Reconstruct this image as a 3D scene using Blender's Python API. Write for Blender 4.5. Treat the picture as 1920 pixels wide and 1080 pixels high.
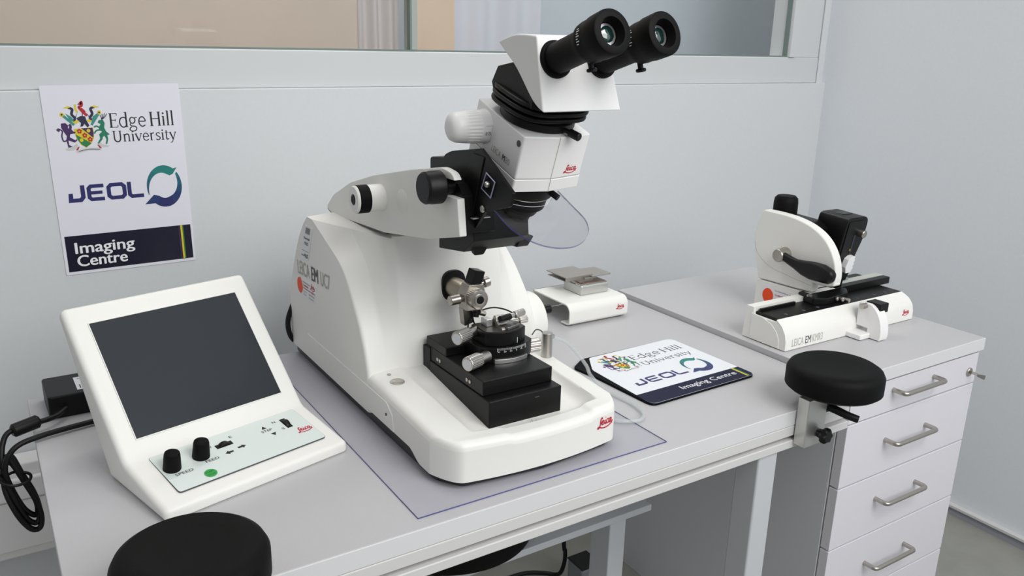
import bpy, bmesh, math, random
from math import sin, cos, pi, sqrt, radians
from mathutils import Vector, Matrix
for _o in list(bpy.data.objects): bpy.data.objects.remove(_o)
random.seed(4)
SC = bpy.context.scene
COL = SC.collection
V = Vector

# ------------------------------------------------------------------ camera
def setup_camera():
    yaw, pitch, roll = 0.57628772, 0.29060566, -0.02568647
    f = V((sin(yaw)*cos(pitch), cos(yaw)*cos(pitch), -sin(pitch)))
    r0 = V((cos(yaw), -sin(yaw), 0)); d0 = f.cross(r0)
    r = cos(roll)*r0 + sin(roll)*d0; d = -sin(roll)*r0 + cos(roll)*d0
    cd = bpy.data.cameras.new('camera'); c = bpy.data.objects.new('camera', cd); COL.objects.link(c)
    m = Matrix((r, -d, -f)).transposed().to_4x4(); m.translation = V((0, -1.53268, 1.353))
    c.matrix_world = m
    cd.sensor_width = 36; cd.sensor_fit = 'HORIZONTAL'; cd.lens = 1563.937/1920*36
    cd.clip_start = 0.02; cd.clip_end = 50
    SC.camera = c
setup_camera()

# ------------------------------------------------------------------ light
def setup_light():
    w = bpy.data.worlds.new('world'); SC.world = w; w.use_nodes = True
    nt = w.node_tree; nt.nodes.clear()
    out = nt.nodes.new('ShaderNodeOutputWorld'); bg = nt.nodes.new('ShaderNodeBackground')
    tc = nt.nodes.new('ShaderNodeTexCoord'); sp = nt.nodes.new('ShaderNodeSeparateXYZ'); rp = nt.nodes.new('ShaderNodeValToRGB')
    mr = nt.nodes.new('ShaderNodeMapRange'); mr.inputs[1].default_value = -1; mr.inputs[2].default_value = 1
    nt.links.new(tc.outputs['Generated'], sp.inputs[0]); nt.links.new(sp.outputs[2], mr.inputs[0])
    nt.links.new(mr.outputs[0], rp.inputs[0]); nt.links.new(rp.outputs[0], bg.inputs[0]); nt.links.new(bg.outputs[0], out.inputs[0])
    e = rp.color_ramp.elements
    e[0].position = 0.30; e[0].color = (.10, .10, .10, 1)
    e[1].position = 0.80; e[1].color = (.96, .97, 1, 1)
    m = e.new(0.50); m.color = (.62, .63, .64, 1)
    bg.inputs[1].default_value = 0.53
    def area(name, loc, aim, sx, sy, power, col=(1, .985, .95)):
        l = bpy.data.lights.new(name, 'AREA'); l.shape = 'RECTANGLE'; l.size = sx; l.size_y = sy; l.energy = power; l.color = col
        o = bpy.data.objects.new(name, l); COL.objects.link(o); o.location = loc
        o.rotation_euler = (V(aim)-V(loc)).to_track_quat('-Z', 'Y').to_euler()
        return o
    area('overhead_light', (1.0, -2.05, 2.60), (.95, -.6, .8), 1.2, .6, 22)
    area('front_fill_light', (1.15, -3.2, 2.45), (.9, -.4, .9), 2.6, 1.2, 52, (.97, .985, 1))  # unseen fill added behind the camera to brighten front-facing surfaces
    area('overhead_light', (1.5, .56, 2.75), (1.4, .80, 1.3), 2.6, .25, 26)  # unseen fill added overhead to brighten the boards beyond the glass
setup_light()
SC.view_settings.view_transform = 'Standard'; SC.view_settings.look = 'None'
SC.view_settings.gamma = 1; SC.view_settings.use_curve_mapping = False
SC.view_settings.exposure = -0.13

# ------------------------------------------------------------------ materials
def lin(c):
    if isinstance(c, str):
        c = [int(c[i:i+2], 16)/255 for i in (0, 2, 4)]
    return tuple(((x+.055)/1.055)**2.4 if x > .04045 else x/12.92 for x in c) + (1,)
_M = {}
def mat(name, c, rough=.5, metal=0., bump=0., scale=400., spec=.5, vary=0., trans=0., ior=1.45, coat=0., stretch=None):
    if name in _M: return _M[name]
    m = bpy.data.materials.new(name); m.use_nodes = True; nt = m.node_tree; b = nt.nodes['Principled BSDF']
    b.inputs['Base Color'].default_value = lin(c); b.inputs['Roughness'].default_value = rough; b.inputs['Metallic'].default_value = metal
    b.inputs['Specular IOR Level'].default_value = spec; b.inputs['IOR'].default_value = ior
    b.inputs['Transmission Weight'].default_value = trans; b.inputs['Coat Weight'].default_value = coat
    m.diffuse_color = lin(c)
    if bump or vary:
        tc = nt.nodes.new('ShaderNodeTexCoord'); n = nt.nodes.new('ShaderNodeTexNoise'); n.inputs['Scale'].default_value = scale; n.inputs['Detail'].default_value = 3
        if stretch:
            mp = nt.nodes.new('ShaderNodeMapping'); mp.inputs['Scale'].default_value = stretch
            nt.links.new(tc.outputs['Object'], mp.inputs[0]); nt.links.new(mp.outputs[0], n.inputs['Vector'])
        else: nt.links.new(tc.outputs['Object'], n.inputs['Vector'])
        if bump:
            bp = nt.nodes.new('ShaderNodeBump'); bp.inputs['Strength'].default_value = bump; bp.inputs['Distance'].default_value = .0006
            nt.links.new(n.outputs[0], bp.inputs['Height']); nt.links.new(bp.outputs[0], b.inputs['Normal'])
        if vary:
            rp = nt.nodes.new('ShaderNodeValToRGB'); lc = lin(c)
            rp.color_ramp.elements[0].position = .3; rp.color_ramp.elements[1].position = .7
            rp.color_ramp.elements[0].color = tuple(max(0, x*(1-vary)) for x in lc[:3])+(1,)
            rp.color_ramp.elements[1].color = tuple(min(1, x*(1+vary)) for x in lc[:3])+(1,)
            nt.links.new(n.outputs[0], rp.inputs[0]); nt.links.new(rp.outputs[0], b.inputs['Base Color'])
    _M[name] = m; return m
WALL = mat('painted_wall', 'd2d5d7', .6, bump=.15, scale=120, vary=.012)
WALLR = mat('painted_side_wall', 'dde1e5', .6, bump=.15, scale=120, vary=.012)
FRAME = mat('window_frame_paint', 'cdcfd0', .45, bump=.1, scale=60)
FLOOR = mat('vinyl_floor', '8f8f88', .35, vary=.05, scale=18)
BASEB = mat('grey_skirting', '9b9ca6', .4); BASET = mat('pale_skirting_edge', 'cbc9c9', .4)
DESK = mat('grey_laminate', 'bab9bb', .42, bump=.12, scale=900, vary=.02)
EDGE = mat('pale_laminate_edge', 'd9d9da', .4)
CAB = mat('white_laminate', 'dbd9df', .42, bump=.05, scale=700)
CABG = mat('grey_cabinet_side', 'cdcdd0', .5)
ALU = mat('light_grey_metal', 'd2d1d0', .4, .0)
GROOVE = mat('taupe_groove', '9d9391', .5)
LEGM = mat('grey_powder_coat', 'c3c6ca', .4)
WHITE = mat('white_instrument_plastic', 'eae9e4', .42, bump=.25, scale=1400)
WHITE2 = mat('white_smooth_plastic', 'edeceb', .38, bump=.08, scale=1400)
PANEL = mat('pale_green_panel', 'd9e2de', .4)
BLACK = mat('black_plastic', '0d0d0e', .45, bump=.2, scale=900, spec=.35)
BLACKM = mat('black_anodised_metal', '0c0c0c', .40, spec=.32)
RUBBER = mat('black_rubber', '0a0a0a', .6, bump=.2, scale=900, spec=.16)
FOOT = mat('dark_grey_base', '2c2d30', .4)
STEEL = mat('stainless_steel', 'c4c0ba', .28, 1., bump=.25, scale=300, stretch=(1, 1, 12))
SATIN = mat('satin_nickel', 'b5b0a8', .33, 1.)
BRUSH = mat('brushed_metal_sheet', 'aaa59f', .42, .85, bump=.25, scale=250, stretch=(1, 14, 1))
ALUB = mat('milled_aluminium', 'cfcfcc', .36, .9, bump=.15, scale=300)
SCREEN = mat('dark_screen_glass', '34383c', .16, spec=.45)
def gloss_glass(m, tint, alpha, rough):
    nt = m.node_tree; o = nt.nodes.new('ShaderNodeOutputMaterial'); mx = nt.nodes.new('ShaderNodeMixShader'); t = nt.nodes.new('ShaderNodeBsdfTransparent'); g = nt.nodes.new('ShaderNodeBsdfGlossy')
    t.inputs[0].default_value = lin(tint); g.inputs['Roughness'].default_value = rough; mx.inputs[0].default_value = alpha
    nt.links.new(t.outputs[0], mx.inputs[1]); nt.links.new(g.outputs[0], mx.inputs[2]); nt.links.new(mx.outputs[0], o.inputs[0]); return m
def glassy(name, tint, alpha, rough=.02, gloss=False):
    m = bpy.data.materials.new(name); m.use_nodes = True; nt = m.node_tree; nt.nodes.clear()
    if gloss: return gloss_glass(m, tint, alpha, rough)
    o = nt.nodes.new('ShaderNodeOutputMaterial'); mx = nt.nodes.new('ShaderNodeMixShader'); t = nt.nodes.new('ShaderNodeBsdfTransparent'); p = nt.nodes.new('ShaderNodeBsdfPrincipled')
    t.inputs[0].default_value = lin(tint); p.inputs['Base Color'].default_value = lin(tint); p.inputs['Roughness'].default_value = rough; p.inputs['Specular IOR Level'].default_value = .6
    mx.inputs[0].default_value = alpha
    nt.links.new(t.outputs[0], mx.inputs[1]); nt.links.new(p.outputs[0], mx.inputs[2]); nt.links.new(mx.outputs[0], o.inputs[0])
    return m
GLASS = glassy('window_glass', 'fafbfb', .025, .02, True)
ACRYL = glassy('clear_acrylic', 'f8f8fa', .035, .02, True)
ACRYLE = mat('acrylic_edge_violet', '5d57a0', .2)
SHEET = glassy('clear_vinyl_sheet', 'f8f8fa', .08, .15)
SHEETE = mat('vinyl_sheet_edge', '4f528a', .3)
TUBEM = glassy('clear_silicone_tube', 'f2f4f4', .25, .15)
LENS = mat('coated_lens', '0e2a26', .05, spec=1., coat=1.)
LENSR = mat('lens_bevel', 'c9c6cc', .15, .9)
RED = mat('red_ink', 'c1122f', .45); ORANGE = mat('orange_ink', 'ee4b12', .5); GREEN = mat('green_key', '35a04c', .5)
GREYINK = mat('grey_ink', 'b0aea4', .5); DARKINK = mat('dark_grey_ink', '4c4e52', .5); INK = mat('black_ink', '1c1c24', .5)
PAPER = mat('white_paper', 'e4e4ec', .32, spec=.4); STICK = mat('white_sticker', 'e6e6e8', .4)
NAVY = mat('navy_ink', '14162a', .22, spec=.6); NAVYM = mat('navy_mat_ink', '1d2038', .5, spec=.15); MATW = mat('white_mat_print', 'e6e8ec', .45); MATB = mat('black_mat_foam', '0e0f13', .7, spec=.12)
TEALS = [mat('logo_blend_%s' % n, c, .4) for n, c in zip('abcdef', ('1f7d77', '1c7076', '1f5f74', '224b70', '26396a', '2a2d63'))]
JEOLM = mat('indigo_ink', '2b2d66', .4)
WINK = mat('white_ink', 'eeeef0', .4)
PURP = mat('purple_ink', '43265c', .5); CGRN = mat('crest_green_ink', '1d7a5a', .5); YEL = mat('yellow_ink', 'd8c62c', .5); GRN2 = mat('leaf_green_ink', '2e7d46', .5)
CRED = mat('crest_red_ink', 'b3232e', .5); TEALI = mat('teal_ink', '3c8f86', .5); SILV = mat('silver_ink', 'c9cac8', .5); DNAVY = mat('midnight_ink', '272844', .5)

# ------------------------------------------------------------------ mesh builder
WM = {}
def frame(o, eu, ev):
    eu = V(eu).normalized(); en = eu.cross(V(ev)).normalized(); ev = en.cross(eu)
    m = Matrix((eu, ev, en)).transposed().to_4x4(); m.translation = V(o); return m
XY = Matrix()
def fillet(pts, r, n=4):
    out = []; N = len(pts); rs = r if isinstance(r, (list, tuple)) else [r]*N
    for i in range(N):
        p = V(pts[i]); a = V(pts[i-1])-p; b = V(pts[(i+1) % N])-p; la, lb = a.length, b.length
        if rs[i] <= 0 or la < 1e-9 or lb < 1e-9:
            out += [p]*1 if rs[i] <= 0 else [p]*(n+1); continue
        a /= la; b /= lb
        ang = a.angle(b); t = min(rs[i]/max(math.tan(ang/2), 1e-3), la*.48, lb*.48)
        A = p+a*t; B = p+b*t
        for k in range(n+1):
            s = k/n; out.append(A*(1-s)**2+p*2*s*(1-s)+B*s*s)
    return out
def catmull(P, n=8, closed=False):
    P = [V(p) for p in P]; o = []; N = len(P)
    rng = range(N) if closed else range(N-1)
    for i in rng:
        p1, p2 = P[i], P[(i+1) % N]
        p0 = P[i-1] if (closed or i > 0) else p1*2-p2
        p3 = P[(i+2) % N] if (closed or i+2 < N) else p2*2-p1
        for k in range(n):
            t = k/n; o.append(.5*((2*p1)+(p2-p0)*t+(2*p0-5*p1+4*p2-p3)*t*t+(3*p1-p0-3*p2+p3)*t**3))
    if not closed: o.append(P[-1])
    return o
class MB:
    def __init__(s): s.v = []; s.f = []; s.m = []; s.T = Matrix(); s.mi = 0; s.up = 0.
    def at(s, T): s.T = T; return s
    def add(s, verts, faces):
        b = len(s.v); s.v += [s.T @ V((p[0], p[1], p[2] if len(p) > 2 else 0)) for p in verts]
        for f in faces: s.f.append([b+i for i in f]); s.m.append(s.mi)
        return s
    def box(s, x0, x1, y0, y1, z0, z1):
        v = [(x, y, z) for z in (z0, z1) for x, y in ((x0, y0), (x1, y0), (x1, y1), (x0, y1))]
        return s.add(v, [(3, 2, 1, 0), (4, 5, 6, 7), (0, 1, 5, 4), (1, 2, 6, 5), (2, 3, 7, 6), (3, 0, 4, 7)])
    def prism(s, poly, h0, h1):     # polygon in local xy, extruded along local z
        n = len(poly); v = [(p[0], p[1], h0) for p in poly]+[(p[0], p[1], h1) for p in poly]
        return s.add(v, [tuple(range(n-1, -1, -1)), tuple(range(n, 2*n))]+[(i, (i+1) % n, n+(i+1) % n, n+i) for i in range(n)])
    def loft(s, rings, caps=True, closed=True):
        n = len(rings[0]); v = [p for r in rings for p in r]; f = []
        for k in range(len(rings)-1):
            for i in range(n if closed else n-1): f.append((k*n+i, k*n+(i+1) % n, (k+1)*n+(i+1) % n, (k+1)*n+i))
        if caps: f.append(tuple(range(n-1, -1, -1))); f.append(tuple((len(rings)-1)*n+i for i in range(n)))
        return s.add(v, f)
    def lathe(s, prof, seg=48, c=(0, 0), caps=True):
        return s.loft([[(c[0]+r*cos(2*pi*i/seg), c[1]+r*sin(2*pi*i/seg), h) for i in range(seg)] for r, h in prof], caps)
    def cyl(s, p0, p1, r, seg=32, r1=None, ch=0.):
        p0, p1 = V(p0), V(p1); d = p1-p0; L = d.length; q = d.to_track_quat('Z', 'Y').to_matrix().to_4x4(); q.translation = p0
        o = s.T; s.T = o @ q; r1 = r if r1 is None else r1
        s.lathe([(r-ch, 0), (r, ch), (r1, L-ch), (r1-ch, L)] if ch else [(r, 0), (r1, L)], seg); s.T = o; return s
    def tube(s, P, r, seg=10, n=8, smooth=True, caps=True, closed=False):
        pts = catmull(P, n, closed) if smooth else [V(p) for p in P]
        up = V((0.013, .02, 1)); rings = []; N = len(pts); prev = None
        for i, p in enumerate(pts):
            a = pts[i-1] if (i > 0 or closed) else p; b = pts[(i+1) % N] if (i < N-1 or closed) else p
            t = (b-a).normalized()
            if prev is None: u = t.cross(up); u = u.normalized() if u.length > 1e-3 else t.orthogonal().normalized()
            else: u = (prev-t*prev.dot(t)).normalized()
            prev = u; w = t.cross(u); rr = r(i/(N-1)) if callable(r) else r
            rings.append([p+u*rr*cos(2*pi*k/seg)+w*rr*sin(2*pi*k/seg) for k in range(seg)])
        if closed: rings.append(rings[0]); caps = False
        return s.loft(rings, caps)
    def flat(s, poly, z=0.):
        s.up += 3e-6; z += s.up; return s.add([(p[0], p[1], z) for p in poly], [tuple(range(len(poly)))])
    def ribbon(s, P, w, z=0., n=6, smooth=True):
        s.up += 3e-6; z += s.up
        pts = [V((p[0], p[1])) for p in P]; pts = catmull([p.to_3d() for p in pts], n) if smooth and len(pts) > 2 else [p.to_3d() for p in pts]
        N = len(pts); L = []; R = []
        for i, p in enumerate(pts):
            a = (p-pts[i-1]).normalized() if i else None; b = (pts[i+1]-p).normalized() if i < N-1 else None
            t = ((a or b)+(b or a)).normalized(); nn = V((-t.y, t.x, 0)); k = 1.
            if a and b: k = 1/max(.5, nn.dot(V((-a.y, a.x, 0))))
            ww = (w(i/(N-1)) if callable(w) else w)/2*k
            L.append(p+nn*ww); R.append(p-nn*ww)
        v = [(p.x, p.y, z) for p in L]+[(p.x, p.y, z) for p in R]
        return s.add(v, [(N+i, N+i+1, i+1, i) for i in range(N-1)])
    def build(s, name, mats, parent=None, bevel=0., seg=3, ang=30, smooth=40, recalc=True, pivot=None):
        me = bpy.data.meshes.new(name); mats = mats if isinstance(mats, (list, tuple)) else [mats]
        PW = WM[parent] if parent else Matrix(); inv = PW.inverted()
        L = [inv @ p for p in s.v]
        lo = V([min(p[i] for p in L) for i in range(3)]); hi = V([max(p[i] for p in L) for i in range(3)]); c = (lo+hi)/2
        if parent is None: c.z = lo.z
        me.from_pydata([p-c for p in L], [], s.f)
        for i, p in enumerate(me.polygons): p.material_index = s.m[i]
        for m in mats: me.materials.append(m)
        if recalc:
            bm = bmesh.new(); bm.from_mesh(me); bmesh.ops.recalc_face_normals(bm, faces=bm.faces); bm.to_mesh(me); bm.free()
        me.polygons.foreach_set('use_smooth', [True]*len(me.polygons))
        me.set_sharp_from_angle(angle=radians(smooth))
        o = bpy.data.objects.new(name, me); COL.objects.link(o); o.location = c
        if parent: o.parent = parent
        WM[o] = PW @ Matrix.Translation(c)
        if bevel:
            b = o.modifiers.new('bevel', 'BEVEL'); b.width = bevel; b.segments = seg; b.limit_method = 'ANGLE'; b.angle_limit = radians(ang); b.harden_normals = True; b.use_clamp_overlap = True
        return o
def thing(name, label, cat, loc, group=None):
    o = bpy.data.objects.new(name, None); COL.objects.link(o); o.location = loc; o.empty_display_size = .05
    WM[o] = Matrix.Translation(V(loc)); return tag(o, label, cat, group)
def tag(o, label, cat, group=None):
    o['label'] = label; o['category'] = cat
    if group: o['group'] = group
    return o
def struct(o): o['kind'] = 'structure'; return o
def cut(o, cutter):
    m = o.modifiers.new('cut', 'BOOLEAN'); m.object = cutter; m.operation = 'DIFFERENCE'; m.solver = 'EXACT'
    bpy.context.view_layer.update(); dg = bpy.context.evaluated_depsgraph_get()
    me = bpy.data.meshes.new_from_object(o.evaluated_get(dg)); o.modifiers.clear(); old = o.data; me.name = old.name; o.data = me
    WM.pop(cutter, None); bpy.data.objects.remove(cutter)
    me.polygons.foreach_set('use_smooth', [True]*len(me.polygons)); me.set_sharp_from_angle(angle=radians(32)); return o

# ------------------------------------------------------------------ lettering
_T = {}
def glyphs(s, off=0.):
    if (s, off) in _T: return _T[s, off]
    c = bpy.data.curves.new('lettering', 'FONT'); c.body = s; c.resolution_u = 4; c.offset = off; c.fill_mode = 'FRONT'
    o = bpy.data.objects.new('lettering', c); COL.objects.link(o); bpy.context.view_layer.update()
    me = bpy.data.meshes.new_from_object(o.evaluated_get(bpy.context.evaluated_depsgraph_get()))
    vs = [tuple(v.co[:2]) for v in me.vertices]; fs = [tuple(p.vertices) for p in me.polygons]
    bpy.data.objects.remove(o); bpy.data.curves.remove(c); bpy.data.meshes.remove(me)
    _T[s, off] = (vs, fs); return vs, fs
def text(mb, s, x0, x1, y, cap, off=0., z=0., skew=0.):
    """flat lettering in the builder's local xy, from x0 to x1, baseline y, capital height cap"""
    vs, fs = glyphs(s); H = glyphs('H')[0]
    h = max(p[1] for p in H); d = off*cap*1.3; x0 += d; x1 -= d; a = min(p[0] for p in vs); b = max(p[0] for p in vs); k = (x1-x0)/(b-a)
    for dx, dy in ([(0, 0)] if not off else [(0, 0), (d, 0), (-d, 0), (d*.5, d*.4), (-d*.5, -d*.4)]):
        mb.add([(x0+dx+(p[0]-a)*k+skew*p[1], y+dy+p[1]*cap/h, z) for p in vs], fs); z += 2.5e-5
SERIF = {  # strokes: (points, width) in a box with x-height .5, capitals .72
 'E': (.50, [([(.12, 0), (.12, .72)], .09), ([(.03, .015), (.46, .015)], .035), ([(.03, .705), (.44, .705)], .035), ([(.12, .37), (.36, .37)], .035), ([(.44, .70), (.44, .60)], .035), ([(.46, .02), (.46, .13)], .035), ([(.36, .31), (.36, .43)], .03)]),
 'd': (.52, [([(.42, 0), (.42, .76)], .08), ([(.32, .745), (.44, .745)], .03), ([(.42, .43), (.32, .49), (.17, .47), (.08, .35), (.07, .2), (.14, .06), (.26, .0), (.37, .05), (.42, .1)], .06), ([(.42, .015), (.50, .015)], .03)]),
 'g': (.50, [([(.23, .49), (.34, .42), (.36, .32), (.31, .22), (.22, .18), (.12, .23), (.09, .34), (.13, .45), (.23, .49)], .055), ([(.32, .45), (.48, .47)], .045), ([(.16, .2), (.09, .12), (.16, .05), (.34, .02), (.42, -.07), (.34, -.19), (.18, -.21), (.06, -.15), (.07, -.06), (.16, .0)], .05)]),
 'e': (.46, [([(.07, .27), (.39, .27), (.38, .38), (.31, .47), (.22, .49), (.12, .43), (.07, .3), (.08, .15), (.16, .04), (.27, .01), (.40, .08)], .055)]),
 'H': (.66, [([(.12, 0), (.12, .72)], .09), ([(.54, 0), (.54, .72)], .09), ([(.12, .37), (.54, .37)], .035)]+[([(x-.09, y), (x+.09, y)], .035) for x in (.12, .54) for y in (.015, .705)]),
 'i': (.24, [([(.12, 0), (.12, .48)], .08), ([(.04, .475), (.14, .475)], .03), ([(.04, .015), (.20, .015)], .03), ([(.075, .63), (.165, .63)], .09)]),
 'l': (.24, [([(.12, 0), (.12, .76)], .08), ([(.04, .745), (.14, .745)], .03), ([(.04, .015), (.20, .015)], .03)]),
 'U': (.66, [([(.14, .72), (.14, .25), (.19, .08), (.33, .01), (.46, .07), (.52, .25), (.52, .72)], .075), ([(.04, .705), (.24, .705)], .035), ([(.43, .705), (.61, .705)], .035)]),
 'n': (.54, [([(.12, 0), (.12, .49)], .08), ([(.03, .475), (.14, .475)], .03), ([(.12, .38), (.2, .46), (.31, .49), (.39, .43), (.41, .32), (.41, 0)], .07), ([(.04, .015), (.20, .015)], .03), ([(.33, .015), (.49, .015)], .03)]),
 'v': (.48, [([(.06, .49), (.24, .0)], .08), ([(.43, .49), (.24, .0)], .04), ([(.0, .475), (.15, .475)], .03), ([(.34, .475), (.48, .475)], .03)]),
 'r': (.38, [([(.12, 0), (.12, .49)], .08), ([(.03, .475), (.14, .475)], .03), ([(.12, .36), (.2, .46), (.33, .48)], .06), ([(.04, .015), (.22, .015)], .03)]),
 's': (.38, [([(.32, .42), (.24, .48), (.13, .46), (.08, .37), (.15, .28), (.26, .22), (.32, .13), (.26, .03), (.15, .01), (.06, .08)], .058)]),
 't': (.32, [([(.13, .62), (.13, .12), (.17, .02), (.29, .05)], .065), ([(.03, .475), (.28, .475)], .03)]),
 'y': (.48, [([(.06, .49), (.25, .0)], .08), ([(.43, .49), (.25, .0), (.15, -.19), (.05, -.2)], .045), ([(.0, .475), (.15, .475)], .03), ([(.34, .475), (.48, .475)], .03)]),
 ' ': (.16, [])}
def serif(mb, s, x0, x1, y, cap, z=0.):
    W = sum(SERIF[c][0] for c in s); kx = (x1-x0)/W; ky = cap/.72; x = 0
    for c in s:
        for P, w in SERIF[c][1]:
            mb.ribbon([((x+p[0])*kx+x0, p[1]*ky+y) for p in P], w*min(kx, ky)*1.1, z, 4)
        x += SERIF[c][0]
SCRIPT = [[(.27, .50), (.26, .57), (.20, .56), (.165, .45), (.15, .30), (.13, .17), (.07, .07), (.0, .05), (-.01, .11), (.05, .13), (.13, .09), (.27, .03), (.47, .0), (.70, .03), (.96, .15)],
          [(.23, .27), (.32, .31), (.36, .37), (.32, .42), (.26, .38), (.235, .28), (.27, .20), (.33, .19), (.41, .27)], [(.47, .42), (.445, .26), (.48, .19), (.55, .26)], [(.49, .53), (.505, .55)],
          [(.69, .38), (.64, .42), (.58, .36), (.565, .27), (.60, .19), (.68, .23)], [(.87, .38), (.81, .42), (.75, .36), (.73, .26), (.77, .19), (.83, .25), (.89, .42)], [(.89, .42), (.865, .27), (.90, .19), (.99, .27)]]
def script_logo(mb, x0, x1, y, z=0., slope=0.):
    k = x1-x0
    for P in SCRIPT: mb.ribbon([(x0+p[0]*k, y+(p[1]+slope*p[0])*k*.95, 0) for p in P], lambda t: k*.062, z, 5)
def block_logo(mb, x0, x1, y, cap, z=0.):     # squared four-letter wordmark
    W = 3.55; k = (x1-x0)/W; h = cap
    def R(P, w=.2): mb.ribbon([(x0+a*k, y+b*h) for a, b in P], w*min(k, h), z, smooth=False)
    R([(.70, 1.0), (.70, .28), (.58, .11), (.12, .11), (.14, .42), (.24, .42)], .24)
    R([(1.68, .9), (1.08, .9), (.98, .78), (.98, .22), (1.08, .1), (1.68, .1)], .22); R([(.98, .5), (1.60, .5)], .2)
    R([(2.3, .9), (2.52, .9), (2.64, .76), (2.64, .24), (2.52, .1), (2.02, .1), (1.90, .24), (1.90, .76), (2.02, .9), (2.3, .9)], .23)
    R([(2.88, 1.0), (2.88, .22), (2.98, .1), (3.55, .1)], .23)
def swirl_logo(mb, cx, cy, rx, ry, z=0., mi0=0):   # two crescents blending from teal to indigo
    X = lambda a, k: (cx+rx*k*cos(a), cy+ry*k*sin(a))
    def put(P):
        yy = sum(p[1] for p in P)/len(P); mb.mi = mi0+max(0, min(5, int((1-(yy-cy)/ry)*3))); mb.flat(P, z)
    def cres(a0, a1, ri, N=22):
        for i in range(N):
            a, b = radians(a0+(a1-a0)*i/N), radians(a0+(a1-a0)*(i+1)/N)
            put([X(a, 1), X(b, 1), X(b, ri((i+1)/N)), X(a, ri(i/N))])
    cres(202, 55, lambda t: .97-.37*min(1, t*1.15)**.8)
    put([X(radians(55), 1), (cx+.80*rx, cy+.86*ry), (cx+.54*rx, cy+.56*ry), X(radians(55), .6)])
    cres(40, -128, lambda t: .985-.42*min(1, (t+.10)*1.4)**.7)
    put([X(radians(-128), 1), X(radians(-128), .565), (cx-.66*rx, cy-.38*ry), (cx-1.20*rx, cy-.80*ry)])
CREST_M = [PURP, CGRN, YEL, GRN2, CRED, TEALI, SILV, DNAVY]
def crest(mb, x0, y0, w, h, z=0., m0=0):
    """heraldic arms with supporters; unit box, y up"""
    def P(pts, mi, dz=0): mb.mi = m0+mi; mb.flat([(x0+a*w, y0+b*h) for a, b in pts], z+dz)
    def S(pts, mi, wd, dz=0, taper=None):
        mb.mi = m0+mi; mb.ribbon([(x0+a*w, y0+b*h) for a, b in pts], (lambda t: wd*w*(1-.75*t)) if taper else wd*w, z+dz, 5)
    def D(cx, cy, r, mi, dz=0): P([(cx+r*cos(i*pi/6), cy+r*1.1*sin(i*pi/6)) for i in range(12)], mi, dz)
    e = .00004
    # ribbon scroll
    P([(.14, .10), (.17, .06), (.30, .07), (.40, .13), (.36, .20), (.28, .14), (.18, .11)], 6); P([(.97, .14), (.94, .09), (.82, .10), (.74, .15), (.77, .22), (.86, .15), (.95, .13)], 6)
    P([(.33, .03), (.36, .0), (.58, .045), (.79, .03), (.82, .09), (.58, .10), (.36, .06)], 6, e); P([(.33, .06), (.37, .12), (.41, .13), (.37, .06)], 4, e); P([(.82, .08), (.77, .15), (.74, .15), (.78, .08)], 4, e)
    S([(.38, .035), (.58, .07), (.78, .055)], 7, .012, 2*e)
    # shield
    sh = [(.34, .50), (.70, .52), (.71, .40), (.69, .28), (.62, .17), (.53, .10), (.44, .17), (.38, .28), (.35, .40)]
    P(sh, 2); P([(.36, .39), (.385, .28), (.445, .18), (.53, .11), (.60, .165), (.64, .19)], 3, e); P([(.48, .51), (.69, .51), (.70, .40), (.685, .30)], 0, e)
    for cx, cy in ((.44, .45), (.53, .36), (.62, .275)):
        for k in range(5): D(cx+.03*cos(k*1.256+.3), cy+.033*sin(k*1.256+.3), .02, 4, 2*e)
        D(cx, cy, .013, 2, 3*e)
    D(.61, .455, .035, 2, 2*e); D(.46, .265, .035, 2, 2*e)
    # lion (left) and stag (right)
    P([(.12, .62), (.20, .63), (.25, .58), (.24, .52), (.30, .50), (.33, .45), (.37, .44), (.36, .41), (.27, .40), (.25, .34), (.30, .30), (.35, .27), (.37, .30), (.38, .26), (.33, .22), (.27, .25), (.22, .27), (.22, .18), (.28, .14), (.20, .12), (.19, .20), (.18, .28), (.20, .36), (.15, .46), (.12, .53)], 0)
    S([(.26, .46), (.29, .55), (.27, .60)], 0, .05); S([(.19, .27), (.13, .26), (.11, .36), (.13, .46), (.09, .50), (.05, .52)], 0, .026)
    P([(.02, .50), (.07, .52), (.09, .47), (.06, .45)], 0)
    P([(.82, .66), (.90, .67), (.93, .60), (.91, .50), (.94, .42), (1.0, .36), (.95, .34), (.96, .26), (.93, .16), (.90, .16), (.925, .26), (.89, .34), (.86, .30), (.85, .26), (.77, .17), (.75, .19), (.81, .28), (.80, .37), (.86, .42), (.81, .47), (.82, .53), (.85, .58), (.80, .61)], 1)
    S([(.83, .50), (.77, .54), (.72, .52)], 1, .03); S([(.84, .46), (.76, .45), (.71, .39)], 1, .028)
    for a, b in (((.88, .67), (.99, .79)), ((.88, .67), (.95, .80)), ((.88, .67), (.90, .79)), ((.88, .68), (.86, .77))): S([a, ((a[0]+b[0])/2+.01, (a[1]+b[1])/2-.01), b], 7, .014)
    # feathers, helmet, herons
    for (a, b) in (((.36, .58), (.16, .80)), ((.68, .57), (.85, .82))):
        S([a, ((a[0]+b[0])/2, (a[1]+b[1])/2), b], 5, .05); D(b[0], b[1], .04, 2, e); D(b[0], b[1], .018, 7, 2*e)
    P([(.42, .72), (.50, .76), (.58, .75), (.60, .66), (.64, .56), (.60, .52), (.55, .60), (.52, .55), (.47, .54), (.49, .62), (.44, .66)], 7)
    P([(.33, .64), (.42, .68), (.47, .66), (.40, .60)], 2, e); P([(.70, .66), (.63, .69), (.60, .65), (.66, .62)], 2, e)
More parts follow.
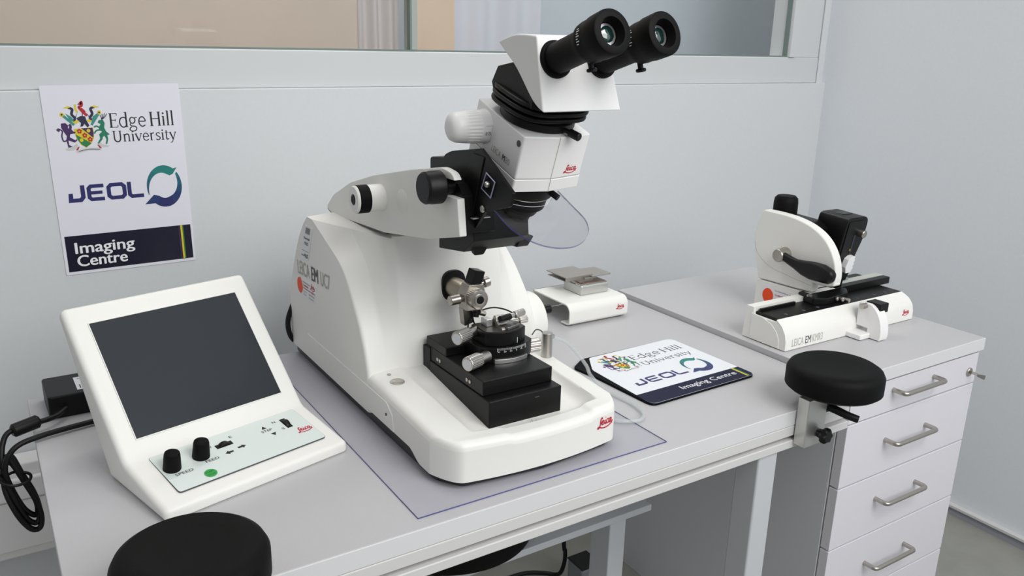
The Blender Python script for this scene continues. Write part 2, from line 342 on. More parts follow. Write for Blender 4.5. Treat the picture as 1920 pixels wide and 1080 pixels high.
    for sx in (-1, 1):
        X = lambda t: .53+sx*t
        S([(X(.18), .65), (X(.14), .72), (X(.19), .80), (X(.17), .90), (X(.24), .94)], 7, .05); P([(X(.19), .95), (X(.24), .97), (X(.34), .93), (X(.25), .92)], 2, e)
        P([(X(.30), .82), (X(.24), .68), (X(.16), .64), (X(.19), .74)], 5, e); P([(X(.08), .83), (X(.14), .68), (X(.17), .68)], 0, e)
    S([(.505, .995), (.545, 1.04), (.54, .97), (.49, .94), (.53, .87), (.62, .76)], 4, .05); P([(.49, .90), (.54, .93), (.60, .86), (.60, .76), (.53, .82)], 4, e)
    S([(.42, 1.0), (.425, .90), (.45, .83)], 2, .035); S([(.54, .83), (.53, .75)], 7, .015); P([(.46, 1.0), (.52, 1.02), (.51, .985)], 7)

# ================================================================== THE SETTING
def setting():
    YW, XR = .270, 2.366
    b = MB().box(-1.9, XR+.02, YW, YW+.10, 0, 1.239); struct(b.build('wall_back', WALL, bevel=.002))
    b = MB().box(-1.9, XR+.02, YW+.012, YW+.10, 2.40, 2.8); struct(b.build('wall_back_upper', WALL))
    b = MB().box(2.338, XR+.02, YW+.013, YW+.10, 1.239, 2.40); struct(b.build('wall_back_pier', WALL))
    b = MB().box(XR, XR+.10, -3.4, YW+.10, 0, 2.8); struct(b.build('wall_right', WALLR))
    b = MB().box(-1.9, XR, -3.4, YW, -.10, 0); struct(b.build('floor', FLOOR))
    b = MB().box(XR-.012, XR-.0001, -3.4, YW-.001, .0001, .026); w = struct(b.build('baseboard_right', BASEB))
    b = MB().box(XR-.020, XR-.0001, -3.4, YW-.001, .026, .0345); b.build('top_edge', BASET, w, bevel=.001)
    # internal window above the bench
    b = MB().box(-1.9, 2.3365, YW+.014, YW+.09, 1.239, 1.318); w = struct(b.build('window_1', FRAME, bevel=.003))
    MB().box(2.190, 2.3365, YW+.016, YW+.09, 1.318, 2.40).build('jamb', FRAME, w, bevel=.002)
    MB().box(2.190, 2.217, YW+.007, YW+.016, 1.318, 2.40).build('bead', FRAME, w, bevel=.001)
    MB().box(.890, .9045, YW+.019, YW+.06, 1.322, 2.40).build('mullion', mat('mullion_green_grey', 'a3aaa4', .4), w, bevel=.001)
    g = MB().box(-1.9, 2.190, YW+.019, YW+.035, 1.318, 1.322).box(2.186, 2.190, YW+.019, YW+.035, 1.322, 2.40).box(.8855, .890, YW+.019, YW+.035, 1.322, 2.40)
    g.build('glazing_gasket', mat('gasket_green', '71807a', .5), w)
    MB().box(-1.9, .8855, YW+.033, YW+.038, 1.322, 2.40).build('pane', GLASS, w); MB().box(.9045, 2.186, YW+.033, YW+.038, 1.322, 2.40).build('pane', GLASS, w)
    # room beyond the window
    b = MB().box(-1.9, 3.8, 2.05, 2.15, 0, 2.8); struct(b.build('wall_beyond', mat('pale_blue_wall', 'd6dde2', .7)))
    b = MB().box(-1.2, .945, .74, .80, 0, 2.4); tag(b.build('partition_panel', mat('beige_board', 'dccabb', .6, vary=.02, scale=9), bevel=.004), 'wide beige board seen through the left window pane', 'panel')
    b = MB().box(1.100, 1.232, .705, .735, 0, 2.4); tag(b.build('partition_panel', mat('peach_board', 'e2c9b0', .6, vary=.02, scale=9), bevel=.003), 'narrow peach board seen just right of the window mullion', 'panel')
    def curtain(x0, x1, y, label, c, seed):
        rings = []; n = 120
        for z in (.1, .8, 1.5, 2.4): rings.append([(x0+(x1-x0)*i/n, y+.012*sin(i*.17+seed+z*.5)+.006*sin(i*.075+z*.9+seed), z) for i in range(n+1)])
        rings = [r+[(p[0], p[1]+.004, p[2]) for p in reversed(r)] for r in rings]
        o = MB().loft(rings).build('curtain', mat('curtain_%s' % c, c, .8)); tag(o, label, 'curtain')
    b = MB().box(1.50, 3.4, .84, .88, 0, 2.4); tag(b.build('partition_panel', mat('pale_blue_board', 'cbd3d9', .65), bevel=.004), 'pale blue board seen through the right pane behind the eyepieces', 'panel')
    curtain(.935, 1.094, .79, 'pale pinkish curtain hanging behind the left pane by the mullion', 'dad2d0', 0)
    curtain(1.2, 1.56, .755, 'lilac white curtain hanging behind the eyepieces beyond the window', 'dadae2', 2)
    # cable trunking on the wall left of the desk
    t = thing('cable_trunking', 'white plastic cable trunking along the wall left of the desk', 'trunking', (-.3, YW-.03, .324))
    MB().box(-1.9, 1.10, .217, YW-.001, .324, .530).build('channel', WHITE2, t, bevel=.006)
    MB().box(-1.9, 1.10, .209, .217, .346, .453).build('cover', WHITE2, t, bevel=.002)
    MB().box(-1.9, 1.10, .204, .217, .455, .503).build('upper_rail', WHITE2, t, bevel=.006)
setting()

STX, STY, STR = .666, -.310, .162
CABLE = [(1.120, -.02, .66), (1.128, -.05, .40), (1.134, -.06, .134), (1.140, -.06, .100), (1.141, -.058, .065), (1.140, -.045, .025), (1.136, -.025, .008), (1.118, -.004, .0065), (1.076, .02, .0065), (1.02, .025, .0065), (.97, .01, .0065), (.93, -.02, .0065)]
def desk():
    d = thing('desk', 'long grey laminate desk with pale front edge and metal rails', 'desk', (.66, -.35, 0))
    MB().box(.02, 1.2995, -.692, -.012, .7225, .75).build('desktop', DESK, d, bevel=.0015, seg=2)
    MB().box(.02, 1.2995, -.694, -.692, .7225, .7497).build('front_edging', EDGE, d, bevel=.0006)
    MB().box(.03, 1.29, -.694, -.655, .7020, .7215).build('front_rail', ALU, d, bevel=.002)
    MB().box(.03, 1.29, -.684, -.66, .690, .7020).build('rail_groove', GROOVE, d)
    MB().box(.03, 1.29, -.6955, -.655, .679, .6945).build('lower_rail', ALU, d, bevel=.002)
    for x in (.06, 1.06):
        lg = MB().box(x, x+.048, -.690, -.640, 0, .679).build('leg', LEGM, d, bevel=.004)
        MB().box(x, x+.048, -.62, -.03, .68, .7225).build('top_beam', LEGM, d, bevel=.003)
    MB().box(.06, .108, -.09, -.04, 0, .68).build('leg', LEGM, d, bevel=.004)
    # metal frame with a crossbar under the bench
    f = thing('bench_frame', 'grey metal frame with crossbar and square post under the desk', 'frame', (.85, -.42, 0))
    MB().box(.30, 1.076, -.425, -.395, .430, .4445).build('crossbar', LEGM, f, bevel=.002)
    MB().box(.972, 1.014, -.42, -.36, .015, .430).build('post', LEGM, f, bevel=.003)
    MB().box(.95, 1.036, -.55, -.30, .0002, .0152).build('foot_bar', LEGM, f, bevel=.003)
    s = thing('stool', 'black round stool seat tucked under the desk on a grey column', 'stool', (STX, STY, 0))
    MB().lathe([(.0, .460), (STR-.02, .460), (STR-.004, .466), (STR, .480), (STR-.008, .510), (STR-.04, .520), (0, .520)], 72, (STX, STY)).build('seat', RUBBER, s)
    MB().cyl((.580, -.425, .36), (.580, -.425, .460), .011).build('lever_post', STEEL, s)
    MB().cyl((STX, STY, .06), (STX, STY, .460), .025).build('column', LEGM, s)
    for k in range(5):
        a = 2*pi*k/5+.9; MB().tube([(STX, STY, .07), (STX+.1*cos(a), STY+.1*sin(a), .045), (STX+.19*cos(a), STY+.19*sin(a), .012)], .0115).build('foot', LEGM, s)
    o = MB().tube(CABLE, .0055, n=8).build('power_cable', BLACK)
    tag(o, 'thin black cable looping down in the dark space under the desk', 'cable')
    b = thing('power_strip', 'small grey power box on the floor beside the frame post', 'power box', (1.175, -.097, 0))
    MB().box(1.144, 1.205, -.130, -.065, .0002, .078).build('housing', mat('grey_box', '7f8288', .5), b, bevel=.008)
    MB().box(1.1435, 1.2055, -.1305, -.0645, .078, .082).build('lid', BLACK, b, bevel=.003)
desk()

def cabinet():
    c = thing('drawer_cabinet', 'white drawer cabinet with bar handles right of the desk', 'cabinet', (1.54, -.33, 0))
    MB().box(1.3015, 1.779, -.667, -.012, .735, .762).build('worktop', DESK, c, bevel=.0012, seg=2)
    MB().box(1.3015, 1.779, -.669, -.667, .735, .7617).build('front_edging', EDGE, c, bevel=.0006)
    MB().box(1.336, 1.768, -.642, -.02, .0002, .735).build('carcass', CABG, c, bevel=.001)
    zs = [(.6605, .7295), (.5225, .6575), (.383, .5195), (.2435, .38), (.10, .2405)]
    for i, (z0, z1) in enumerate(zs):
        d = MB().box(1.337, 1.771, -.665, -.6445, z0, z1).build('drawer', CAB, c, bevel=.0012, seg=2)
        if i < 4:
            zc = (.707, .598, .464, .311)[i]
            P = fillet([(1.468, -.664, zc), (1.468, -.693, zc), (1.606, -.693, zc), (1.606, -.664, zc)], [0, .009, .009, 0], 6)
            MB().tube(P, .0048, seg=12, smooth=False).build('handle', SATIN, d)
            if i == 0:
                MB().cyl((1.742, -.6645, .69), (1.742, -.669, .69), .0095, ch=.001).build('lock', SATIN, d)
                k = MB(); k.box(1.7412, 1.7428, -.684, -.669, .687, .693)
                k.at(frame((1.742, -.690, .6885), (.35, -1, -.1), (0, 0, 1))).prism(fillet([(-.006, -.0025), (.010, -.0055), (.010, .0055), (-.006, .0025)], .002), -.0009, .0009); k.build('key', STEEL, d)
cabinet()

def arm_pad(cx, cy, zt, h, r, bx, label):
    p = thing('arm_rest', label, 'arm rest', (cx, cy, .70), 'round black arm rests clamped to the desk')
    prof = [(0, zt-h), (r-.006, zt-h), (r, zt-h+.005), (r, zt-.013), (r-.004, zt-.005), (r-.012, zt), (r*.6, zt-.003), (0, zt-.004)]
    MB().lathe(prof, 96, (cx, cy)).build('cushion', RUBBER, p, smooth=50)
    MB().box(bx, bx+.050, -.719, -.6960, .688, zt-h-.009).build('clamp_block', ALUB, p, bevel=.0015)
    MB().cyl((bx+.020, -.707, zt-h-.009), (bx+.020, -.707, zt-h+.001), .008).build('post', STEEL, p)
    MB().box(bx+.01, bx+.10, -.713, -.701, zt-h-.003, zt-h+.001).build('swing_arm', BLACKM, p)
    k = MB(); k.at(frame((bx+.034, -.720, .711), (1, 0, 0), (0, 0, 1)))
    n = 60; R = [(.0125+.0018*cos(6*2*pi*i/n)) for i in range(n)]
    k.loft([[(R[i]*s*cos(2*pi*i/n), R[i]*s*sin(2*pi*i/n), hh) for i in range(n)] for s, hh in ((.55, 0), (.55, .006), (.9, .008), (1, .011), (1, .018), (.8, .021))])
    k.build('star_knob', BLACK, p, smooth=50)
    v = MB(); v.cyl((bx+.049, -.708, .752), (bx+.064, -.708, .752), .012)
    v.tube([(bx+.056, -.708, .754), (bx+.062, -.724, .751), (bx+.072, -.745, .745), (bx+.082, -.760, .741)], lambda t: .0078-.0012*t, seg=14); v.build('clamp_lever', BLACK, p)
PADS = [(1.200, -.715, 'round black arm rest clamped at the desk corner beside the drawer cabinet', 1.136), (.137, -.712, 'round black arm rest at bottom left in front of the control unit', .03)]
for _x, _y, _l, _b in PADS: arm_pad(_x, _y, .830, .044, .081, _b, _l)

# ================================================================== ON THE WALL AND ON THE DESK
def poster():
    C = V((.2428, .2687, 1.0672)); a = radians(.7)
    T = frame(C, (cos(a), 0, sin(a)), (-sin(a), 0, cos(a))); W, H = .2452, .3646
    t = thing('poster', 'laminated white sign with crest and logos fixed to the wall', 'poster', (.2428, .27, .885))
    MB().at(T).prism(fillet([(-W/2, -H/2), (W/2, -H/2), (W/2, H/2), (-W/2, H/2)], .003), -.0010, .0010).build('sheet', PAPER, t)
    q = lambda u, v: (-W/2+u*W, H/2-v*H)
    b = MB().at(T); (x0, y0), (x1, y1) = q(.022, .984), q(.982, .787); b.flat([(x0, y0), (x1, y0), (x1, y1), (x0, y1)], .0012)
    for u0, u1, i in ((.885, .893, 1), (.90, .915, 2), (.917, .924, 3)):
        b.mi = i; a0, a1 = q(u0, .978)[0], q(u1, .978)[0]; b.flat([(a0, y0+.001), (a1, y0+.001), (a1, y1), (a0, y1)], .0013)
    b.build('title_band', [NAVY, PURP, YEL, GRN2], t, recalc=False)
    b = MB().at(T); text(b, 'Imaging', q(.085, 0)[0], q(.53, 0)[0], q(0, .886)[1], .0218, .026, .0014); text(b, 'Centre', q(.09, 0)[0], q(.465, 0)[0], q(0, .958)[1], .0218, .026, .0014); b.build('title_lettering', WINK, t, recalc=False)
    b = MB().at(T); serif(b, 'Edge Hill', q(.448, 0)[0], q(.94, 0)[0], q(0, .224)[1], .0276, .0012); serif(b, 'University', q(.46, 0)[0], q(.945, 0)[0], q(0, .30)[1], .0212, .0012); b.build('university_lettering', INK, t, recalc=False)
    b = MB().at(T); x0, y0 = q(.065, .348); crest(b, x0, y0, .38*W, .255*H*.985, .0012); b.build('crest', CREST_M, t, recalc=False)
    b = MB().at(T); block_logo(b, q(.088, 0)[0], q(.645, 0)[0], q(0, .607)[1], .0323, .0012); b.build('wordmark', JEOLM, t, recalc=False)
    b = MB().at(T); x, y = q(.81, .557); swirl_logo(b, x, y, .0335, .0425, .0012); b.build('ring_logo', TEALS, t, recalc=False)
poster()

def clear_sheet():
    t = thing('clear_sheet', 'clear vinyl sheet lying on the desk under the white microtome', 'desk protector', (.64, -.33, .75))
    MB().box(.424, .858, -.670, -.015, .7502, .7516).build('sheet', SHEET, t)
    b = MB(); e = .0012
    b.box(.4235, .424, -.6705, -.015, .7502, .7517).box(.4235, .8585, -.6705, -.670, .7502, .7517).box(.858, .8585, -.6705, -.015, .7502, .7517); b.build('cut_edge', SHEETE, t)
clear_sheet()

def mouse_mat():
    a = radians(1.5); T = frame((.925, -.560, .7502), (cos(a), sin(a), 0), (-sin(a), cos(a), 0))
    t = thing('desk_mat', 'white printed mat with rounded corners and dark lettered band on desk', 'mat', (1.05, -.45, .75))
    MB().at(T).prism(fillet([(-.002, .14), (.002, .0), (.268, .0), (.268, .228), (.03, .231), (-.010, .205)], [.02, .016, .016, .016, .02, .014]), 0, .0045).build('base', MATB, t, bevel=.001)
    MB().at(T).prism(fillet([(.003, .001), (.267, .001), (.267, .227), (.046, .227), (.012, .175)], [.015, .015, .015, .012, .03], 6), .0045, .0049).build('print', MATW, t)
    z = .0050
    b = MB().at(T); b.flat(fillet([(.003, .001), (.267, .001), (.267, .044), (.0045, .044)], [.015, .015, 0, 0], 6), z)
    for x, w, i in ((.2445, .002, 1), (.2475, .004, 2), (.252, .003, 3)):
        b.mi = i; b.flat([(x, .003), (x+w, .003), (x+w, .044), (x, .044)], z+.0001)
    b.build('title_band', [NAVYM, PURP, YEL, GRN2], t, recalc=False)
    b = MB().at(T); text(b, 'Imaging Centre', .096, .238, .019, .0135, .01, z+.0002); b.build('title_lettering', WINK, t, recalc=False)
    b = MB().at(T); serif(b, 'Edge Hill', .113, .250, .173, .021, z); serif(b, 'University', .115, .245, .142, .0165, z); b.build('university_lettering', INK, t, recalc=False)
    b = MB().at(T); crest(b, .036, .135, .078, .080, z); b.build('crest', CREST_M, t, recalc=False)
    b = MB().at(T); block_logo(b, .035, .165, .072, .024, z); b.build('wordmark', JEOLM, t, recalc=False)
    b = MB().at(T); swirl_logo(b, .206, .094, .030, .034, z); b.build('ring_logo', TEALS, t, recalc=False)
mouse_mat()

def control_unit():
    th = .2538; e1 = V((cos(th), sin(th), 0)); e2 = V((-sin(th), cos(th), 0)); O = V((.1412, -.5165, .7505))
    w = .2838
    t = thing('control_unit', 'white touch control unit with dark tilted screen and black knobs', 'control unit', tuple(O+e1*w/2+e2*.1))
    # outline in (s, z), extruded along e1
    T = frame(O, e2, (0, 0, 1))       # local: x = back, y = up, z = -e1 or e1
    sg = 1 if (T.to_3x3() @ V((0, 0, 1))).dot(e1) > 0 else -1
    bp = [V(p) for p in ((-.004, .0), (-.004, .0165), (.1116, .0397), (.2729, .2206), (.2885, .2095), (.163, 0))]; br = [.003, .008, .025, .008, .012, .004]
    nb = len(bp)
    def ins(d):
        q = []
        for i in range(nb):
            p = bp[i]; a = (p-bp[i-1]).normalized(); c = (bp[(i+1) % nb]-p).normalized()
            na, nc = V((a.y, -a.x)), V((c.y, -c.x)); m_ = (na+nc).normalized(); q.append(p+m_*(d/max(.3, m_.dot(na))))
        return fillet(q, [max(.0005, r-d) if i != 2 else r for i, r in enumerate(br)], 5)
    Rr = .0085; steps = [(Rr*(1-cos(a)), Rr*(1-sin(a))) for a in [pi/2*k/5 for k in range(6)]]
    rg = [(x, d) for x, d in steps]+[(w-x, d) for x, d in reversed(steps)]
    b = MB().at(T); b.loft([[(p.x, p.y, x*sg) for p in ins(d)] for x, d in rg]); b.build('housing', WHITE, t, smooth=45)
    # screen plane
    d = V((0, .2729-.1116, .2206-.0397)); D = (e2*d.y+V((0, 0, 1))*d.z); L = D.length; Ts = frame(O+e2*.1116+V((0, 0, .0397)), e1, D)
    b = MB().at(Ts); x0, x1, y0, y1 = .0287, .256, .1161*L, .8721*L
    b.prism([(x0, y0), (x1, y0), (x1, y1), (x0, y1)], .0002, .0006).build('screen', SCREEN, t)
    b = MB().at(Ts); e = .0016
    b.box(x0-e, x1+e, y1, y1+e, 0, .0012).box(x0-e, x1+e, y0-e, y0, 0, .0012).box(x0-e, x0, y0, y1, 0, .0012).box(x1, x1+e, y0, y1, 0, .0012).build('screen_bezel', WHITE, t, bevel=.0005)
    # lower key panel
    D2 = e2*.1116+V((0, 0, .0397-.02)); L2 = D2.length; Tp = frame(O+V((0, 0, .0202)), e1, D2)
    X0, X1, Y0, Y1 = .0318, .2599, .165*L2, .9515*L2
    MB().at(Tp).prism(fillet([(X0, Y0), (X1, Y0), (X1, Y1), (X0, Y1)], .005), -.002, .0004).build('key_panel', PANEL, t)
    MB().at(Tp).prism(fillet([(X0-.0003, Y0-.0003), (X1+.0003, Y0-.0003), (X1+.0003, Y1+.0003), (X0-.0003, Y1+.0003)], .005), -.002, .0002).build('panel_outline', DARKINK, t)
    ip = Tp.inverted()
    for nm, x, y in (('speed_knob', .047, .070), ('feed_knob', .0905, .0735)):
        MB().at(Tp @ Matrix.Translation((x, y, 0))).lathe([(.0, .0), (.0118, .0), (.0120, .002), (.0107, .0225), (.0098, .0258), (.0075, .0272), (0, .0275)], 36).build(nm, RUBBER, t)
    z = .0008
    for nm, x, y, ang in (('thumb_wheel', .129, .0805, 0), ('thumb_wheel', .2305, .080, pi/2)):
        Tw = Tp @ Matrix.Translation((x, y, 0)) @ Matrix.Rotation(ang, 4, 'Z')
        b = MB().at(Tw); b.box(-.0125, .0125, -.0045, .0045, -.001, z); 
        rr = 40; b.at(Tw @ Matrix.Translation((0, 0, -.005)) @ Matrix.Rotation(pi/2, 4, 'X')).lathe([(.0098, -.0035), (.0102, -.003), (.0102, .003), (.0098, .0035)], rr); b.build(nm, BLACK, t)
    b = MB().at(Tp @ Matrix.Translation((.083, .0325, 0)) ); b.lathe([(.0, z), (.0085, z), (.0085, z+.0003), (0, z+.0003)], 40); k = b.build('start_stop_key', GREEN, t)
    b = MB().at(Tp); text(b, 'START', .0765, .0895, .0335, .0036, 0, z+.0005); text(b, 'STOP', .0775, .0885, .0272, .0036, 0, z+.0005); b.build('key_lettering', mat('dark_green_ink', '1f6b34', .5), k, recalc=False)
    b = MB().at(Tp)
    fin = lambda nm: b.build(nm, INK, t, recalc=False)      # builds whatever b holds
    text(b, 'SPEED', .0435, .0685, .0505, .0052, 0, z); fin('speed_lettering'); b = MB().at(Tp); text(b, 'FEED', .0895, .109, .0555, .0052, 0, z); fin('feed_lettering'); b = MB().at(Tp); text(b, 'W', .1068, .1125, .083, .0052, 0, z); fin('wheel_lettering'); b = MB().at(Tp); text(b, 'E', .1435, .1475, .090, .005, 0, z); fin('wheel_lettering'); b = MB().at(Tp)
    text(b, 'STEP', .188, .205, .0755, .0048, 0, z); fin('step_lettering'); b = MB().at(Tp); text(b, 'N', .2135, .2185, .089, .0048, 0, z); fin('wheel_lettering'); b = MB().at(Tp); text(b, 'S', .2175, .222, .068, .0048, 0, z); fin('wheel_lettering'); b = MB().at(Tp)
    arr = lambda cx, cy, s: [(cx+s*.0062, cy), (cx+s*.0005, cy+.0042), (cx+s*.0005, cy+.0018), (cx-s*.0062, cy+.0018), (cx-s*.0062, cy-.0018), (cx+s*.0005, cy-.0018), (cx+s*.0005, cy-.0042)]
    b.flat(arr(.1265, .0605, -1), z); b.flat(arr(.1475, .0635, 1), z)
    fin('arrow_marks'); b = MB().at(Tp)
    for cx, cy, s in ((.196, .0865, 1), (.2015, .0655, -1)): b.flat([(cx-.004, cy-s*.003), (cx+.004, cy-s*.003), (cx, cy+s*.004)], z)
    fin('step_marks')
    b = MB().at(Tp); script_logo(b, .233, .2575, .046, z); b.build('logo', RED, t, recalc=False)
control_unit()

def adapter():
    t = thing('power_adapter', 'black power adapter brick with white label behind the control unit', 'power adapter', (.12, -.08, .75))
    T = frame((.046, -.118, .7503), (1, .02, 0), (0, 1, 0))
    MB().at(T).prism(fillet([(0, 0), (.16, 0), (.16, .092), (0, .092)], .006), 0, .038).build('case', BLACK, t, bevel=.003)
    MB().at(T).flat([(.045, .012), (.12, .012), (.12, .07), (.045, .07)], .0384).build('label', STICK, t, recalc=False)
    b = MB().at(T); text(b, 'AC ADAPTER', .05, .085, .06, .004, 0, .0387); b.build('label_print', INK, t, recalc=False); b = MB().at(T)
    for i in range(14): b.flat([(.05+i*.0034, .018), (.0515+i*.0034+.0008*(i % 3), .018), (.0515+i*.0034+.0008*(i % 3), .034), (.05+i*.0034, .034)], .0387)
    b.build('barcode', INK, t, recalc=False)
    cbl = MB().tube([(.07, -.122, .768), (.05, -.145, .766), (.012, -.158, .766), (-.012, -.166, .764), (-.022, -.178, .752), (-.026, -.19, .73), (-.024, -.20, .70), (-.016, -.205, .665), (-.006, -.205, .635), (.006, -.205, .625), (.012, -.2, .64), (.008, -.195, .67), (-.004, -.19, .705), (-.014, -.188, .735), (-.024, -.192, .728), (-.028, -.20, .69), (-.018, -.21, .65), (-.004, -.212, .622), (.008, -.21, .617), (.013, -.205, .632), (.009, -.2, .66), (-.004, -.198, .70), (-.018, -.194, .74)], .0042, n=8).build('cord', BLACK, t)
    MB().tube([(.16, -.16, .7565), (.11, -.168, .7565), (.06, -.178, .757), (.03, -.186, .757), (.0, -.195, .754), (-.016, -.2, .742), (-.024, -.202, .72), (-.02, -.20, .69), (-.008, -.198, .65), (.006, -.196, .633), (.010, -.194, .648), (.004, -.192, .68), (-.008, -.19, .71), (-.02, -.19, .73), (-.035, -.19, .72), (-.05, -.19, .70)], .0042, n=8).build('cord', BLACK, t)
    MB().tube([(-.062, -.2, .745), (-.045, -.2, .725), (-.03, -.2, .705), (-.02, -.2, .685)], .0045).build('cord', BLACK, t)
    MB().cyl((-.008, -.1655, .7645), (.030, -.1525, .768), .0105, 28, ch=.003).build('ferrite_bead', BLACK, t)
    MB().tube([(-.030, -.203, .706), (-.014, -.19, .709), (.006, -.194, .703), (.004, -.207, .698), (-.014, -.212, .697), (-.028, -.208, .702)], .0022, closed=True).build('cable_tie', BLACK, t)
adapter()

def microtome():
    t = thing('ultramicrotome', 'large white ultramicrotome with stereo microscope head standing on clear sheet', 'microtome', (.64, -.33, .7517))
    XC = .64
    # ---- black base plate
    pl = fillet([(.487, -.004), (.487, -.595), (.512, -.632), (.64, -.645), (.768, -.632), (.793, -.595), (.793, -.004)], [.01, .02, .02, .05, .02, .02, .01])
    MB().prism(pl, .7518, .778).build('base_plate', FOOT, t, bevel=.003)
    # ---- base housing: height field with a sunken stage bay
    x0, x1 = .4803, .7997
    def sm(a, b, x): s = max(0, min(1, (x-a)/(b-a))); return s*s*(3-2*s)
    def yfront(x):
        u = (x-XC)/.16; return -.652+.019*u*u+.042*max(0, abs(u)-.80)**2/.04
    NX, NY, YB = 130, 130, -.365
    def top(x, y):
        z = .835-.013*min(1, max(0, (-.37-y)/.25))
        # stage bay
        q = lambda a, b, v: 1-(1-max(0, min(1, (v-a)/(b-a))))**2.2
        bx = min(q(.537, .562, x), q(.763, .738, x)); by = q(.032, .050, y-yfront(x))
        d = bx*by
        floor = .832-.0265*max(0, min(1, (-y-.385)/.205))
        z = z*(1-d)+min(z, floor)*d
        # shallow lip running to the front
        bx2 = min(sm(.575, .590, x), 1-sm(.722, .735, x)); z -= .0035*bx2*(1-sm(.034, .040, y-yfront(x)))
        return z
    rings = []
    for j in range(NY+1):
        r = []
        for i in range(NX+1):
            # denser near the rims
            s = .5-.5*cos(pi*i/NX); s = .55*s+.45*i/NX; x = x0+(x1-x0)*s; yf = yfront(x); v = sin(.5*pi*j/NY); v = .6*v+.4*j/NY; y = YB+(yf-YB)*v
            d = min(x-x0, x1-x, (y-yf)); R = .012
            z = top(x, y)
            if d < R: z -= R-sqrt(max(0, R*R-(R-d)**2))
            r.append((x, y, z))
        rings.append(r)
    b = MB(); b.loft(rings, caps=False, closed=False)
    edge = [rings[j][0] for j in range(NY+1)]+[rings[NY][i] for i in range(1, NX+1)]+[rings[j][NX] for j in range(NY-1, -1, -1)]
    def zb(x, y): return .776-.0135*sm(.525, .565, -y)
    low = [(p[0], p[1], zb(p[0], p[1])) for p in edge]; mid = [(p[0], p[1], p[2]-.0005) for p in edge]
    inn = [(XC+(p[0]-XC)*.97, p[1]+.004 if p[1] < -.3 else p[1], zb(p[0], p[1])-.0005) for p in edge]
    b.loft([edge, low, inn], caps=False, closed=False)
    b.build('base_housing', WHITE, t, smooth=50)
    # side cover with rounded front and a small screw
    T = frame((x0, -.10, .777), (0, -1, 0), (0, 0, 1))
    MB().at(T).prism(fillet([(0, 0), (.377, 0), (.372, .026), (.352, .040), (0, .040)], [0, .001, .012, .016, 0]), -.0015, .0015).build('side_cover', WHITE, t, bevel=.001)
    MB().cyl((.4790, -.452, .797), (.4775, -.452, .797), .0022).build('cover_screw', DARKINK, t)
    # start button and lamp
    MB().lathe([(0, .8275), (.0115, .8275), (.0115, .8335), (.0105, .8342), (0, .8342)], 40, (.512, -.422)).build('start_button', STEEL, t)
    MB().lathe([(0, .83), (.003, .83), (.003, .8355), (0, .8355)], 20, (.511, -.393)).build('indicator', SATIN, t)
    # ---- column housing
    LV = [.770, .837, .887, .932, .990, 1.024, 1.043]
    YBk = [-.002, -.002, -.012, -.033, -.068, -.098, -.122]; YC = [-.384, -.382, -.363, -.334, -.282, -.200, -.150]; YR = [-.392, -.390, -.378, -.343, -.272, -.188, -.142]; YF = [-.376, -.374, -.371, -.367, -.360, -.354, -.350]
    def itp(A, z):
        if z <= LV[0]: return A[0]
        if z >= LV[-1]: return A[-1]
        for i in range(6):
            if z <= LV[i+1]:
                def mm(k):
                    if k <= 0: return (A[1]-A[0])/(LV[1]-LV[0])
                    if k >= 6: return (A[6]-A[5])/(LV[6]-LV[5])
                    return (A[k+1]-A[k-1])/(LV[k+1]-LV[k-1])
                h = LV[i+1]-LV[i]; s = (z-LV[i])/h; s2, s3 = s*s, s**3
                return (2*s3-3*s2+1)*A[i]+(s3-2*s2+s)*h*mm(i)+(-2*s3+3*s2)*A[i+1]+(s3-s2)*h*mm(i+1)
    rings = []
    zs = [.770+(1.043-.770)*k/36 for k in range(37)]+[1.0440, 1.0470]
    for z in zs:
        zz = min(z, 1.043); yb, yc, yf = itp(YBk, zz), itp(YC, zz), itp(YF, zz)
        inset = max(0, (z-1.043))*14; xa, xb = .480+inset, .544
        bulge = .006*sin(pi*min(1, max(0, (zz-.8)/.25)))
        half = [(xa+.10, yb), (xa, yb), (xa, yc), (xb, yf), (XC, yf-.003)]
        rr = [0, .010, .007, .008, 0]
        P = fillet([(XC, yb), (xa, yb), (xa, yc), ((xa+xb)/2, (yc+yf)/2+bulge), (xb, yf), (XC, yf-.003)], [0, .004, .008, .03, .010, 0], 5)
        ycr = itp(YR, zz); P2 = fillet([(XC, yb), (xa, yb), (xa, ycr), ((xa+xb)/2, (ycr+yf)/2+bulge), (xb, yf), (XC, yf-.003)], [0, .004, .008, .03, .010, 0], 5)
        M = [V((2*XC-p.x, p.y)) for p in reversed(P2[1:-1])]
        rings.append([(p.x, p.y, z) for p in P+M])
    b = MB(); b.loft(rings); o = b.build('column_housing', WHITE, t, smooth=50)
    # slot for the specimen arm
    T = frame((.641, -.36, .957), (1, 0, 0), (0, 0, 1))
    sl = fillet([(-.0215, -.024), (.0215, -.024), (.0215, .0275), (-.0215, .0275)], .021, 6)
    cut(o, MB().at(T).prism(sl, -.05, .05).build('cutter', BLACK))
    MB().at(T).loft([[(p.x*s, p.y*s, h) for p in sl] for s, h in ((1, .010), (1.0, -.045), (.5, -.046))]).build('slot_liner', BLACK, t)
    # right-hand hub with its black shaft
    b = MB(); b.at(frame((.782, -.322, .855), (0, 1, 0), (0, 0, 1))); b.lathe([(0, -.01), (.053, -.01), (.053, .046), (.050, .052), (0, .052)], 56); b.build('hub', WHITE, t, smooth=35)
    b = MB(); b.cyl((.83, -.32, .868), (.846, -.32, .868), .0075); b.cyl((.846, -.32, .868), (.874, -.32, .868), .0085, ch=.001); b.build('hub_shaft', BLACKM, t)
    # ---- lettering and stickers on the left side
    X = .4793
    TS = frame((X, -.060, .9255), (0, -1, .053), (0, .053, 1))
